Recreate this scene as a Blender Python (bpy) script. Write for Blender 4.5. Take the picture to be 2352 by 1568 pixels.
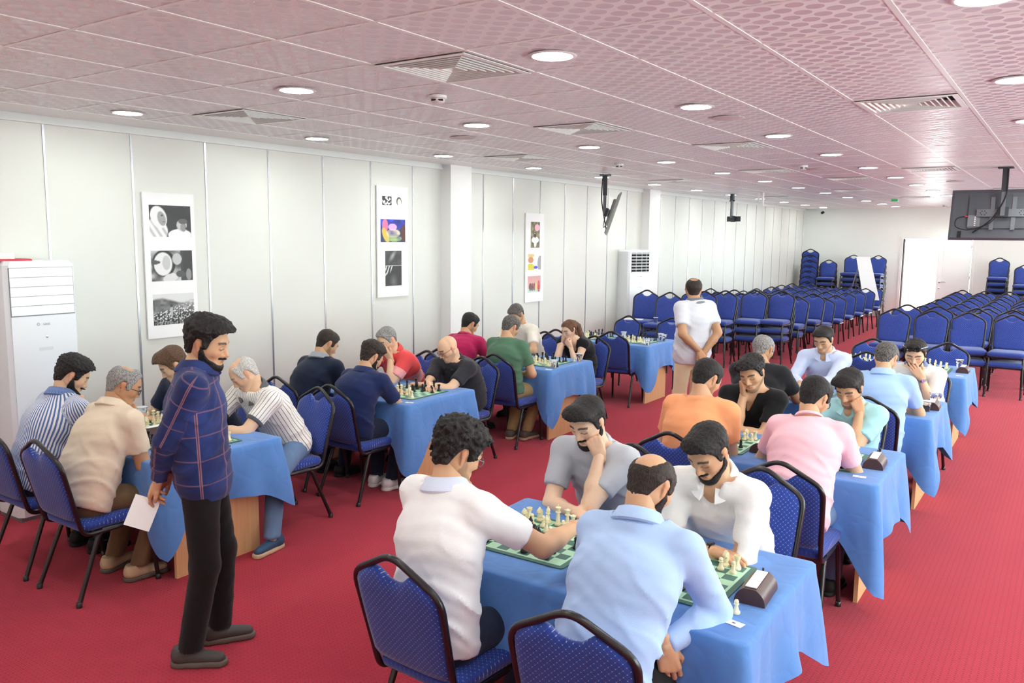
import bpy, math, random
import numpy as np
from mathutils import Matrix, Vector

for o in list(bpy.data.objects): bpy.data.objects.remove(o)
scn = bpy.context.scene
COL = scn.collection
PI = math.pi
rnd = random.Random(7)

# ------------------------------------------------------------------ camera, world, exposure
cam_d = bpy.data.cameras.new('camera'); cam = bpy.data.objects.new('camera', cam_d); COL.objects.link(cam)
cam_d.sensor_width = 36.0; cam_d.lens = 36.0*1882.3/2352; cam_d.clip_end = 100
def cam_frame(yaw, pitch, roll):
    f = Vector((math.sin(yaw)*math.cos(pitch), math.cos(yaw)*math.cos(pitch), math.sin(pitch)))
    r = Vector((math.cos(yaw), -math.sin(yaw), 0)); u = r.cross(f)
    return r*math.cos(roll)+u*math.sin(roll), -r*math.sin(roll)+u*math.cos(roll), f
r_, u_, f_ = cam_frame(-0.59922, -0.12771, 0.01005)
cam.matrix_world = Matrix(((r_.x, u_.x, -f_.x, 5.437), (r_.y, u_.y, -f_.y, -1.346), (r_.z, u_.z, -f_.z, 2.1), (0, 0, 0, 1)))
scn.camera = cam
w = bpy.data.worlds.new('world'); scn.world = w; w.use_nodes = True
w.node_tree.nodes['Background'].inputs[0].default_value = (0.84, 0.98, 0.96, 1)
w.node_tree.nodes['Background'].inputs[1].default_value = 6.2
scn.view_settings.view_transform = 'Standard'; scn.view_settings.look = 'None'
scn.view_settings.exposure = 1.2; scn.view_settings.gamma = 1.0; scn.view_settings.use_curve_mapping = False
LAMP_POWER = 46.0          # emission strength of each round ceiling downlight

# ------------------------------------------------------------------ materials
def lin(c):
    return tuple((v/12.92 if v <= 0.04045 else ((v+0.055)/1.055)**2.4) for v in c)
def rgb(r, g, b): return lin((r/255, g/255, b/255))
MATS = {}
def mat(name, col=(0.8, 0.8, 0.8), rough=0.6, metal=0.0, spec=0.5, emit=None, trans=0.0, sheen=0.0, coat=0.0, bump=None):
    if name in MATS: return MATS[name]
    m = bpy.data.materials.new(name); m.use_nodes = True; MATS[name] = m
    b = m.node_tree.nodes['Principled BSDF']
    b.inputs['Base Color'].default_value = (*col, 1); b.inputs['Roughness'].default_value = rough
    b.inputs['Metallic'].default_value = metal; b.inputs['Specular IOR Level'].default_value = spec
    if trans: b.inputs['Transmission Weight'].default_value = trans
    if sheen: b.inputs['Sheen Weight'].default_value = sheen
    if coat: b.inputs['Coat Weight'].default_value = coat
    if emit: b.inputs['Emission Color'].default_value = (*emit[0], 1); b.inputs['Emission Strength'].default_value = emit[1]
    if bump:
        N = NT(m); n = N.node('ShaderNodeTexNoise'); n.inputs['Scale'].default_value = bump[0]; n.inputs['Detail'].default_value = 4
        N.link(N.coord('Object'), n.inputs['Vector']); N.bump(n.outputs['Fac'], bump[1], bump[2] if len(bump) > 2 else 0.01)
    return m
class NT:
    def __init__(s, m): s.t = m.node_tree; s.b = s.t.nodes['Principled BSDF']
    def node(s, k, **kw):
        n = s.t.nodes.new(k)
        for a, v in kw.items(): setattr(n, a, v)
        return n
    def link(s, a, b): s.t.links.new(a, b)
    def coord(s, k='Object'): return s.node('ShaderNodeTexCoord').outputs[k]
    def attr(s, k): return s.node('ShaderNodeAttribute', attribute_name=k)
    def m(s, op, a, b=None, c=None):
        n = s.node('ShaderNodeMath', operation=op)
        for i, v in enumerate((a, b, c)):
            if v is None: continue
            if isinstance(v, (int, float)): n.inputs[i].default_value = v
            else: s.link(v, n.inputs[i])
        return n.outputs[0]
    def sep(s, v):
        n = s.node('ShaderNodeSeparateXYZ'); s.link(v, n.inputs[0]); return n.outputs
    def mix(s, f, a, b):
        n = s.node('ShaderNodeMix', data_type='RGBA')
        for i, v in ((0, f), (6, a), (7, b)):
            if isinstance(v, (int, float)): n.inputs[i].default_value = v
            elif isinstance(v, tuple): n.inputs[i].default_value = (*v, 1) if len(v) == 3 else v
            else: s.link(v, n.inputs[i])
        return n.outputs[2]
    def noise(s, scale, detail=3, vec=None):
        n = s.node('ShaderNodeTexNoise'); n.inputs['Scale'].default_value = scale; n.inputs['Detail'].default_value = detail
        s.link(vec if vec is not None else s.coord('Object'), n.inputs['Vector']); return n.outputs['Fac']
    def bump(s, h, st, dist=0.01):
        n = s.node('ShaderNodeBump'); n.inputs['Strength'].default_value = st; n.inputs['Distance'].default_value = dist
        s.link(h, n.inputs['Height']); s.link(n.outputs[0], s.b.inputs['Normal'])
    def base(s, v): s.link(v, s.b.inputs['Base Color'])

# room surfaces
WHITE = mat('white_wall', rgb(236, 238, 232), 0.45, bump=(60, 0.03))
PANEL = mat('partition_panel', rgb(219, 220, 213), 0.38)
ALU = mat('aluminium_strip', rgb(196, 196, 204), 0.22, metal=0.75)
PAINT = mat('white_paint', rgb(238, 238, 236), 0.4)
GRIDW = mat('ceiling_grid_white', rgb(236, 238, 234), 0.35)
def make_carpet():
    m = mat('red_carpet', rgb(176, 24, 48), 0.95, spec=0.1, sheen=0.2); N = NT(m); c = N.coord('Object'); s = N.sep(c)
    N.b.inputs['Sheen Roughness'].default_value = 0.5; N.b.inputs['Sheen Tint'].default_value = (1, 0.55, 0.6, 1)
    rib = N.m('SINE', N.m('MULTIPLY', s[1], 2*PI/0.011))
    fu = N.m('ABSOLUTE', N.m('SUBTRACT', N.m('FRACT', N.m('MULTIPLY', s[0], 1/0.03)), 0.5))
    fv = N.m('ABSOLUTE', N.m('SUBTRACT', N.m('FRACT', N.m('MULTIPLY', s[1], 1/0.022)), 0.5))
    dot = N.m('MULTIPLY', N.m('LESS_THAN', fu, 0.13), N.m('LESS_THAN', fv, 0.16))
    big = N.noise(1.3, 4); sm = N.noise(160, 3)
    a = N.mix(big, rgb(184, 54, 72), rgb(174, 45, 63))
    a = N.mix(N.m('MULTIPLY', sm, 0.45), a, rgb(136, 20, 38))
    a = N.mix(N.m('MULTIPLY', dot, 0.55), a, rgb(96, 20, 44)); N.base(a)
    N.bump(N.m('ADD', N.m('MULTIPLY', rib, 0.25), N.m('ADD', sm, N.m('MULTIPLY', dot, -0.6))), 0.55, 0.004)
    return m
CARPET = make_carpet()
def make_tile():
    m = mat('ceiling_tile_foil', rgb(214, 208, 206), 0.4, spec=0.5); N = NT(m); s = N.sep(N.coord('Object'))
    def cell(off):
        u = N.m('SUBTRACT', N.m('FRACT', N.m('ADD', N.m('MULTIPLY', s[0], 1/0.12), off)), 0.5)
        v = N.m('SUBTRACT', N.m('FRACT', N.m('ADD', N.m('MULTIPLY', s[1], 1/0.12), off)), 0.5)
        return N.m('SQRT', N.m('ADD', N.m('POWER', N.m('ABSOLUTE', u), 2.0), N.m('POWER', N.m('ABSOLUTE', v), 2.0)))
    d = N.m('MINIMUM', cell(0.0), cell(0.5))
    ov = N.m('LESS_THAN', d, 0.285)
    N.base(N.mix(ov, rgb(238, 241, 239), rgb(212, 204, 207)))  # pattern is the tile's own; pinkish oval tint paints in carpet reflection
    N.link(N.m('SUBTRACT', 0.55, N.m('MULTIPLY', ov, 0.25)), N.b.inputs['Roughness'])
    rim = N.m('SUBTRACT', 1.0, N.m('MINIMUM', N.m('MULTIPLY', N.m('ABSOLUTE', N.m('SUBTRACT', d, 0.295)), 22), 1.0))
    N.bump(rim, 0.08, 0.002)
    return m
TILE = make_tile()
def make_fabric(name, b_axis):
    m = mat(name, rgb(30, 50, 130), 0.85, spec=0.2, sheen=0.25); N = NT(m); s = N.sep(N.coord('Object'))
    x, y = s[0], s[b_axis]; P = 0.0235
    u = N.m('MULTIPLY', N.m('ADD', x, y), 1/P); v = N.m('MULTIPLY', N.m('SUBTRACT', x, y), 1/P)
    def ln(q): return N.m('ABSOLUTE', N.m('SUBTRACT', N.m('FRACT', q), 0.5))
    lu, lv = ln(u), ln(v)
    line = N.m('MINIMUM', lu, lv); dotd = N.m('MAXIMUM', lu, lv)
    isl = N.m('LESS_THAN', line, 0.06); isd = N.m('LESS_THAN', dotd, 0.08)
    a = N.mix(N.noise(25), rgb(36, 58, 132), rgb(44, 70, 154))
    a = N.mix(N.m('MULTIPLY', isl, 0.5), a, rgb(70, 92, 180))
    a = N.mix(isd, a, rgb(178, 184, 200)); N.base(a)
    N.bump(N.noise(350), 0.15, 0.002)
    return m
FAB_B = make_fabric('blue_dotted_fabric_back', 2); FAB_S = make_fabric('blue_dotted_fabric_seat', 1)
BLACKM = mat('black_enamel_tube', rgb(26, 24, 27), 0.28, spec=0.6)
RUBBER = mat('black_rubber', rgb(18, 18, 20), 0.7)
def make_wood():
    m = mat('beech_laminate', rgb(222, 176, 128), 0.45); N = NT(m); s = N.sep(N.coord('Object'))
    cv = N.node('ShaderNodeCombineXYZ'); N.link(N.m('MULTIPLY', s[0], 6), cv.inputs[0]); N.link(N.m('MULTIPLY', s[1], 18), cv.inputs[1]); N.link(N.m('MULTIPLY', s[2], 1.2), cv.inputs[2])
    N.base(N.mix(N.noise(3, 6, cv.outputs[0]), rgb(232, 190, 142), rgb(208, 158, 110))); return m
WOOD = make_wood()
def make_cloth():
    m = mat('blue_tablecloth', rgb(78, 130, 196), 0.75, spec=0.25, sheen=0.2); N = NT(m)
    n = N.noise(5.5, 5); k = N.noise(20, 3); w_ = N.noise(700, 2)
    a = N.mix(n, rgb(92, 148, 214), rgb(74, 122, 188)); a = N.mix(N.m('MULTIPLY', k, 0.35), a, rgb(98, 132, 206)); N.base(a)
    mus = N.node('ShaderNodeTexVoronoi', feature='DISTANCE_TO_EDGE'); mus.inputs['Scale'].default_value = 8; N.link(N.coord('Object'), mus.inputs['Vector'])
    cre = N.m('MINIMUM', N.m('MULTIPLY', mus.outputs['Distance'], 6.0), 1.0)
    N.bump(N.m('ADD', N.m('ADD', N.m('MULTIPLY', cre, 0.5), N.m('MULTIPLY', n, 1.2)), N.m('MULTIPLY', w_, 0.08)), 0.3, 0.008)
    return m
CLOTH = make_cloth()
def make_board():
    m = mat('chess_mat_print', rgb(150, 200, 165), 0.5); N = NT(m); s = N.sep(N.coord('Object')); Q = 0.0525
    ax, ay = N.m('ABSOLUTE', s[0]), N.m('ABSOLUTE', s[1]); mx = N.m('MAXIMUM', ax, ay)
    par = N.m('ABSOLUTE', N.m('MODULO', N.m('ADD', N.m('FLOOR', N.m('MULTIPLY', s[0], 1/Q)), N.m('FLOOR', N.m('MULTIPLY', s[1], 1/Q))), 2))
    a = N.mix(par, rgb(66, 108, 98), rgb(172, 218, 182))
    a = N.mix(N.m('GREATER_THAN', mx, 4*Q), a, rgb(172, 214, 182))
    a = N.mix(N.m('GREATER_THAN', mx, 4*Q+0.012), a, rgb(60, 104, 92)); N.base(a); return m
BOARD = make_board()
IVORY = mat('ivory_plastic', rgb(240, 228, 190), 0.35); EBONY = mat('black_plastic', rgb(24, 25, 28), 0.3)
BROWNW = mat('dark_brown_clock_case', rgb(74, 50, 48), 0.35, bump=(40, 0.06)); PAPER = mat('white_paper', rgb(244, 244, 244), 0.7)
INK = mat('grey_print', rgb(120, 120, 122), 0.6)
def glass_mat(name, col, ior, rough=0.05):
    m = mat(name, col, rough, trans=1.0); NT(m).b.inputs['IOR'].default_value = ior; return m
CUPM = glass_mat('clear_plastic', (0.93, 0.95, 0.97), 1.25, 0.08); WATER = glass_mat('water', (0.86, 0.9, 0.95), 1.33, 0.0)
FOIL = mat('white_foil_lid', rgb(226, 232, 240), 0.4)
ACW = mat('air_conditioner_white', rgb(236, 240, 244), 0.25); DARK = mat('dark_void', rgb(26, 26, 28), 0.8)
GREYP = mat('grey_plastic', rgb(120, 124, 128), 0.4); TVB = mat('television_black', rgb(84, 90, 96), 0.42); SCREEN = mat('television_screen', rgb(14, 15, 18), 0.12)
STEEL = mat('grey_steel', rgb(116, 122, 128), 0.4, metal=0.3); DSTEEL = mat('dark_steel', rgb(62, 68, 74), 0.4, metal=0.4)
CHROME = mat('chrome', rgb(190, 190, 195), 0.2, metal=1.0); REDP = mat('red_plastic', rgb(200, 50, 70), 0.4)
LAMP = mat('downlight_diffuser', (1, 1, 1), 0.4, emit=((0.94, 1.0, 0.95), LAMP_POWER))
GREENL = mat('green_exit_light', rgb(40, 150, 80), 0.4, emit=(rgb(40, 170, 90), 0.25))

# ------------------------------------------------------------------ object helpers
def tag(o, label=None, cat=None, group=None, kind=None):
    if label: o['label'] = label
    if cat: o['category'] = cat
    if group: o['group'] = group
    if kind: o['kind'] = kind
    return o
def empty(name, loc=(0, 0, 0), rz=0.0):
    o = bpy.data.objects.new(name, None); COL.objects.link(o); o.location = loc; o.rotation_euler = (0, 0, rz); o.empty_display_size = 0.1
    return o
def link(name, me, parent=None, loc=None, rz=None):
    o = bpy.data.objects.new(name, me); COL.objects.link(o)
    if parent: o.parent = parent
    if loc is not None: o.location = loc
    if rz is not None: o.rotation_euler = (0, 0, rz)
    return o
def fillet(pts, r, n=4, closed=False):
    P = [Vector(p) for p in pts]; out = []; L = len(P)
    for i in range(L):
        if not closed and i in (0, L-1): out.append(P[i]); continue
        a, b, c = P[i-1], P[i], P[(i+1) % L]
        d1 = (a-b); d2 = (c-b); q = min(r, d1.length*0.48, d2.length*0.48)
        s, e = b+d1.normalized()*q, b+d2.normalized()*q
        for k in range(n+1):
            t = k/n; out.append(s*(1-t)**2+b*2*t*(1-t)+e*t*t)
    return out
class MB:
    def __init__(s): s.v = []; s.f = []; s.m = []; s.mi = 0
    def add(s, v, f):
        o = len(s.v); s.v += [tuple(p) for p in v]; s.f += [tuple(i+o for i in q) for q in f]; s.m += [s.mi]*len(f); return s
    def box(s, a, b, M=None):
        (x0, y0, z0), (x1, y1, z1) = a, b
        v = [(x0, y0, z0), (x1, y0, z0), (x1, y1, z0), (x0, y1, z0), (x0, y0, z1), (x1, y0, z1), (x1, y1, z1), (x0, y1, z1)]
        if M: v = [M @ Vector(p) for p in v]
        return s.add(v, [(0, 3, 2, 1), (4, 5, 6, 7), (0, 1, 5, 4), (1, 2, 6, 5), (2, 3, 7, 6), (3, 0, 4, 7)])
    def rbox(s, a, b, r, M=None):            # box with chamfered vertical and top edges
        (x0, y0, z0), (x1, y1, z1) = a, b
        def ring(i, z):
            x_0, x_1, y_0, y_1 = x0+i, x1-i, y0+i, y1-i; q = r
            return [(x_0+q, y_0, z), (x_1-q, y_0, z), (x_1, y_0+q, z), (x_1, y_1-q, z), (x_1-q, y_1, z), (x_0+q, y_1, z), (x_0, y_1-q, z), (x_0, y_0+q, z)]
        R = [ring(0, z0), ring(0, z1-r), ring(r*0.9, z1)]
        return s.rings(R, True, M)
    def rings(s, R, caps=True, M=None, closed=True):
        n = len(R[0]); v = [p for q in R for p in q]
        if M: v = [M @ Vector(p) for p in v]
        f = []
        for i in range(len(R)-1):
            for j in range(n if closed else n-1):
                k = (j+1) % n; f.append((i*n+j, i*n+k, (i+1)*n+k, (i+1)*n+j))
        if caps:
            f.append(tuple(range(n-1, -1, -1))); f.append(tuple((len(R)-1)*n+i for i in range(n)))
        return s.add(v, f)
    def tube(s, pts, r, n=8, closed=False, sx=1.0, caps=True):
        P = [Vector(p) for p in pts]; L = len(P); R = []
        t = (P[1]-P[0]).normalized(); nr = t.orthogonal().normalized()
        for i in range(L):
            if closed: t = (P[(i+1) % L]-P[i-1]).normalized()
            elif i == 0: t = (P[1]-P[0]).normalized()
            elif i == L-1: t = (P[i]-P[i-1]).normalized()
            else: t = (P[i+1]-P[i-1]).normalized()
            nr = (nr-t*nr.dot(t)).normalized(); bn = t.cross(nr)
            rr = r[i] if isinstance(r, (list, tuple)) else r
            R.append([P[i]+nr*math.cos(2*PI*k/n)*rr+bn*math.sin(2*PI*k/n)*rr*sx for k in range(n)])
        if closed: R.append(R[0])
        return s.rings(R, caps and not closed)
    def lathe(s, prof, n=16, M=None, c=(0, 0, 0)):
        R = [[(c[0]+r*math.cos(2*PI*k/n), c[1]+r*math.sin(2*PI*k/n), c[2]+z) for k in range(n)] for r, z in prof]
        return s.rings(R, True, M)
    def poly(s, outline, d, M=None, bev=0.0):       # extrude (x,y) outline along z by d
        def off(k):
            c = Vector((sum(p[0] for p in outline)/len(outline), sum(p[1] for p in outline)/len(outline)))
            return [((p[0]-c.x)*(1-k)+c.x, (p[1]-c.y)*(1-k)+c.y) for p in outline]
        R = []
        if bev: R.append([(p[0], p[1], 0) for p in off(bev)])
        z = d*0.18 if bev else 0
        R.append([(p[0], p[1], z) for p in outline]); R.append([(p[0], p[1], d-z) for p in outline])
        if bev: R.append([(p[0], p[1], d) for p in off(bev)])
        return s.rings(R, True, M)
    def mesh(s, name, mats, smooth=True, angle=40):
        me = bpy.data.meshes.new(name); me.from_pydata(s.v, [], s.f)
        for m in (mats if isinstance(mats, (list, tuple)) else [mats]): me.materials.append(m)
        if max(s.m, default=0): me.polygons.foreach_set('material_index', s.m)
        me.validate(); me.update()
        if smooth:
            me.shade_smooth()
            me.set_sharp_from_angle(angle=math.radians(angle))
        return me
    def obj(s, name, mats, parent=None, loc=None, rz=None, smooth=True, angle=40):
        return link(name, s.mesh(name, mats, smooth, angle), parent, loc, rz)
def copy_tree(o, parent=None):
    c = o.copy(); COL.objects.link(c)
    if parent: c.parent = parent
    for ch in list(o.children): copy_tree(ch, c)
    return c

# ------------------------------------------------------------------ the room
CEIL = 2.958; YF = 23.1; YB = -3.0; XL = -1.1; XR = 8.4
def struct(o): o['kind'] = 'structure'; return o
struct(MB().box((XL-0.3, YB-0.2, -0.12), (XR+0.2, YF+2.6, 0)).obj('floor', CARPET, smooth=False))
# left wall: sliding partition panels with aluminium seams
wl = struct(MB().box((XL-0.25, YB, 0), (XL-0.05, YF+0.2, 3.25)).obj('wall_left', WHITE, smooth=False))
y = 1.89-0.703*7; seams = []
while y < YF: seams.append(y); y += 0.703
def in_pil(a): return 6.62 < a < 7.08 or 12.30 < a < 12.80
pm = MB().box((0, 0.006, 0.01), (0.05, 0.697, 2.905)).mesh('panel', PANEL, False)
sm_ = MB().box((0, -0.009, 0.01), (0.056, 0.009, 2.905)).mesh('seam_strip', ALU, False)
for a in seams:
    link('panel', pm, wl, (XL-0.05, a, 0))
    if not in_pil(a): link('seam_strip', sm_, wl, (XL-0.05, a, 0))
MB().box((XL, YB, 2.905), (XL+0.03, YF, 2.93)).box((XL+0.03, YB, 2.905), (XL+0.042, YF, 2.915)).obj('track_rail', PAINT, wl, smooth=False)
MB().box((XL-0.05, YB, 2.93), (XL+0.02, YF, 3.02)).obj('track_fascia', PAINT, wl, smooth=False)
for (a, b) in ((6.63, 7.05), (12.33, 12.78)):
    struct(MB().box((XL-0.05, a, 0), (XL+0.16, b, CEIL+0.01)).obj('trim_1' if a < 8 else 'trim_2', PAINT, smooth=False))
# far wall with the double door opening
DX0, DX1, DZ = 1.55, 3.2, 2.14
wf = struct(MB().box((XL-0.05, YF, 0), (DX0, YF+0.15, 3.25)).box((DX1, YF, 0), (XR, YF+0.15, 3.25)).box((DX0, YF, DZ), (DX1, YF+0.15, 3.25)).obj('wall_far', WHITE, smooth=False))
wr_ = MB().box((XR, YB, 0), (XR+0.2, YF+0.15, 0.85)).box((XR, YB, 2.35), (XR+0.2, YF+0.15, 3.25)); wy = YB
for n_ in range(1, 10):          # unseen windows added along the aisle-side wall to let daylight brighten the room
    a = -2.2+2.5*n_; b = a+1.7; wr_.box((XR, wy, 0.85), (XR+0.2, a, 2.35)); wy = b
    wn = MB()
    for q0, q1 in ((a, a+0.05), (b-0.05, b), ((a+b)/2-0.03, (a+b)/2+0.03)): wn.box((XR+0.06, q0, 0.85), (XR+0.12, q1, 2.35))
    wn.box((XR+0.06, a, 0.85), (XR+0.12, b, 0.9)).box((XR+0.06, a, 2.3), (XR+0.12, b, 2.35)); struct(wn.obj('added_window_%d' % n_, PAINT, smooth=False))
    ld = bpy.data.lights.new('added_window_portal', 'AREA'); ld.shape = 'RECTANGLE'; ld.size = 1.7; ld.size_y = 1.5; ld.cycles.is_portal = True  # portal guiding sky light through the added opening
    lo_ = bpy.data.objects.new('added_window_portal', ld); COL.objects.link(lo_); lo_.location = (XR+0.19, (a+b)/2, 1.6); lo_.rotation_euler = (PI/2, 0, PI/2)
wr_.box((XR, wy, 0.85), (XR+0.2, YF+0.15, 2.35)); struct(wr_.obj('wall_right', WHITE, smooth=False))
struct(MB().box((XL-0.05, YB-0.15, 0), (XR, YB, 3.25)).obj('wall_back', WHITE, smooth=False))
struct(MB().box((DX0-1.0, YF+0.15, 0), (DX0-0.9, YF+2.5, 3.2)).box((DX1+0.9, YF+0.15, 0), (DX1+1.0, YF+2.5, 3.2)).obj('wall_porch', WHITE, smooth=False))
struct(MB().box((DX0-0.07, YF-0.02, 0), (DX0, YF+0.16, DZ+0.07)).box((DX1, YF-0.02, 0), (DX1+0.07, YF+0.16, DZ+0.07)).box((DX0, YF-0.02, DZ), (DX1, YF+0.16, DZ+0.07)).obj('trim_3', PAINT, smooth=False))
struct(MB().box((XL, YF-0.015, 0), (DX0-0.07, YF, 0.09)).box((DX1+0.07, YF-0.015, 0), (XR, YF, 0.09)).obj('baseboard_far', PAINT, smooth=False))
def door(name, hinge, width, ang, handle_side):
    d = MB().box((0, -0.02, 0.012), (width, 0.02, DZ-0.01)).obj(name, PAINT, None, hinge, ang, smooth=False); struct(d)
    pz = ((0.12, 0.62), (0.72, 1.02), (1.12, 1.42), (1.52, 2.02)); sx = 1 if width > 0 else -1; wd = abs(width)
    for a, b in pz:
        for yy in (-0.026, 0.02):
            MB().box((min(sx*0.13, sx*(wd-0.13)), yy, a), (max(sx*0.13, sx*(wd-0.13)), yy+0.006, b)).obj('door_panel', PAINT, d, smooth=False)
    hx = sx*(wd-0.07)
    h = MB().lathe([(0.026, 0), (0.026, 0.008), (0.012, 0.01), (0.01, 0.05)], 12, Matrix.Translation((hx, -0.02, 1.02)) @ Matrix.Rotation(PI/2, 4, 'X')).tube([(hx, -0.07, 1.02), (hx-sx*0.13, -0.07, 1.02)], 0.009).lathe([(0.022, 0), (0.022, 0.008), (0.008, 0.01)], 12, Matrix.Translation((hx, -0.02, 0.86)) @ Matrix.Rotation(PI/2, 4, 'X'))
    h.obj('door_handle', CHROME, d)
    for z in (0.25, 1.1, 1.9): MB().lathe([(0.009, 0), (0.009, 0.09)], 8, None, (0, -0.02, z)).obj('hinge', CHROME, d)
door('door_1', (DX0+0.02, YF+0.1, 0), 0.8, math.radians(62), 1)
door('door_2', (DX1-0.02, YF+0.02, 0), -0.8, math.radians(24), -1)
# ceiling: tee grid with one foil-faced tile per bay
cl = struct(MB().box((XL-0.05, YB, 3.05), (XR, YF+0.15, 3.15)).obj('ceiling', PAINT, smooth=False))
XG0, XG1, YG0, YG1 = -0.6, 8.4, -3.0, 22.8
MB().box((XL+0.10, YB, CEIL), (XG0-0.012, YF, CEIL+0.03)).box((XG0-0.012, YG1+0.012, CEIL), (XR, YF, CEIL+0.03)).obj('plaster_border', PAINT, cl, smooth=False)
tm = MB().box((-0.289, -0.289, 0.003), (0.289, 0.289, 0.012)).mesh('ceiling_tile', TILE, False)
nx, ny = 15, 43; cells = []
for i in range(nx):
    for j in range(ny):
        cx, cy = XG0+0.6*(i+0.5), YG0+0.6*(j+0.5); v = Vector((cx, cy, CEIL))-cam.location
        d = v.dot(f_); px = 1176+1882*v.dot(r_)/d if d > 0.05 else -1e4; py = 784-1882*v.dot(u_)/d if d > 0.05 else -1e4
        vis = d > 0.05 and -250 < px < 2600 and -250 < py < 800
        cells.append(((0 if vis else 1), d if d > 0 else 99, cx, cy))
DIFF = ((2.7, 2.1), (0.3, 2.7), (2.1, 4.5), (4.5, 4.5), (0.3, 6.3), (2.7, 6.3), (2.1, 9.3), (3.9, 9.9), (0.3, 10.5), (2.7, 11.1), (2.1, 14.1), (4.5, 14.7), (0.3, 15.9), (2.7, 17.1))
cells = [c for c in cells if not any(abs(c[2]-a) < 0.1 and abs(c[3]-b) < 0.1 for a, b in DIFF)]
cells.sort(); rest = MB()
for k, (_, _, cx, cy) in enumerate(cells):
    if k < 300: link('ceiling_tile', tm, cl, (cx, cy, CEIL))
    else: rest.box((cx-0.289, cy-0.289, CEIL+0.003), (cx+0.289, cy+0.289, CEIL+0.012))
o = rest.obj('ceiling_tile_field', TILE, cl, smooth=False); o['kind'] = 'stuff'
ym = MB().box((-0.012, YG0, 0), (0.012, YG1, 0.03)).mesh('grid_runner', GRIDW, False)
xm = MB().box((XG0, -0.011, 0.0005), (XG1, 0.011, 0.03)).mesh('cross_runner', GRIDW, False)
for i in range(nx+1): link('grid_runner', ym, cl, (XG0+0.6*i, 0, CEIL))
for j in range(ny+1): link('cross_runner', xm, cl, (0, YG0+0.6*j, CEIL))
# ------------------------------------------------------------------ ceiling fixtures
ORD = 'first second third fourth fifth sixth seventh eighth ninth tenth eleventh twelfth thirteenth fourteenth'.split()
dl = empty('downlight')
MB().lathe([(0.112, 0.0), (0.118, -0.004), (0.112, -0.008), (0.098, -0.008), (0.096, 0.0)], 28).obj('trim_ring', PAINT, dl)
MB().lathe([(0.0005, -0.0045), (0.097, -0.0045), (0.097, -0.001), (0.0005, -0.001)], 28).obj('diffuser', LAMP, dl)
tag(dl, 'round white recessed downlight glowing in a ceiling tile', 'downlight', 'ceiling downlights')
first = True
for i in range(5):
    for j in range(0, 14):
        x, y = -0.3+1.8*i, -1.5+1.8*j
        if j == 13 and i > 3: continue
        o = dl if first else copy_tree(dl); first = False; o.location = (x, y, CEIL); o['label'] = 'round glowing ceiling downlight, %s from the far wall in the %s line from the partition' % (ORD[13-j], ORD[i])
df = empty('air_diffuser')
def sqring(a, b, z0, z1):   # square louvre blade from half-size a at z0 to half-size b at z1
    m = MB()
    for k in range(4):
        M = Matrix.Rotation(k*PI/2, 4, 'Z')
        m.add([M @ Vector(p) for p in ((-a, -a, z0), (a, -a, z0), (b, -b, z1), (-b, -b, z1), (-a, -a, z0+0.003), (a, -a, z0+0.003), (b, -b, z1+0.003), (-b, -b, z1+0.003))], [(0, 3, 2, 1), (4, 5, 6, 7), (0, 1, 5, 4), (2, 3, 7, 6)])
    return m
sqring(0.289, 0.262, -0.004, -0.004).obj('diffuser_frame', GRIDW, df, smooth=False)
for k in range(7):
    a = 0.262-0.035*k; m = sqring(a, a-0.006, -0.004, -0.004); m2 = sqring(a-0.003, a-0.030, -0.003, 0.040); m.add(m2.v, m2.f); m.obj('louvre_blade', GRIDW, df, smooth=False)
MB().box((-0.27, -0.27, 0.05), (0.27, 0.27, 0.06)).obj('duct_void', DARK, df, smooth=False)
tag(df, 'square louvred air diffuser set flush in the tiled ceiling', 'air vent', 'ceiling air diffusers')
first = True
for x, y in DIFF:
    o = df if first else copy_tree(df); first = False; o.location = (x, y, CEIL-0.004); o['label'] = 'square louvred air diffuser in the ceiling, %s from the far wall' % ORD[len(DIFF)-1-DIFF.index((x, y))]
sd = empty('smoke_detector')
MB().lathe([(0.055, 0), (0.055, -0.016), (0.047, -0.022)], 20).obj('base', PAINT, sd)
MB().lathe([(0.04, -0.022), (0.043, -0.036), (0.03, -0.046), (0.001, -0.047)], 20).obj('cap', PAINT, sd)
MB().box((-0.036, -0.041, -0.036), (-0.006, -0.02, -0.026)).box((0.006, -0.041, -0.036), (0.036, -0.02, -0.026)).obj('sensor_slot', DARK, sd, smooth=False)
tag(sd, 'small round white smoke detector on the ceiling between lights', 'smoke detector', 'ceiling smoke detectors')
for k, (x, y) in enumerate(((2.1, 2.7), (2.7, 8.7), (0.9, 7.5), (2.7, 21.3))):
    o = sd if k == 0 else copy_tree(sd); o.location = (x, y, CEIL); o.rotation_euler = (0, 0, 0.55); o['label'] = 'small round white smoke detector on the ceiling, '+('beside the largest diffuser', 'over the aisle beyond the standing man', 'above the third partition table', 'closest to the far wall')[k]
sp = empty('ceiling_speaker')
MB().lathe([(0.115, 0), (0.118, -0.005), (0.108, -0.007), (0.001, -0.006)], 28).obj('grille', mat('speaker_grille', rgb(214, 204, 204), 0.6, bump=(400, 0.3)), sp)
tag(sp, 'flush round ceiling speaker with a perforated pale grille', 'speaker', 'ceiling speakers')
for k, (x, y) in enumerate(((3.3, 4.5), (0.9, 4.5), (2.7, 9.3), (3.9, 12.3))):
    o = sp if k == 0 else copy_tree(sp); o.location = (x, y, CEIL); o['label'] = 'flush round pale ceiling speaker '+('above the second aisle table', 'above the second partition table', 'above the aisle by the standing pale grey man', 'before the hanging television')[k]
ex = empty('exit_sign', (2.2, 17.6, CEIL-0.03))
MB().box((-0.07, -0.02, -0.03), (0.07, 0.02, 0.03)).obj('housing', PAINT, ex, smooth=False)
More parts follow.
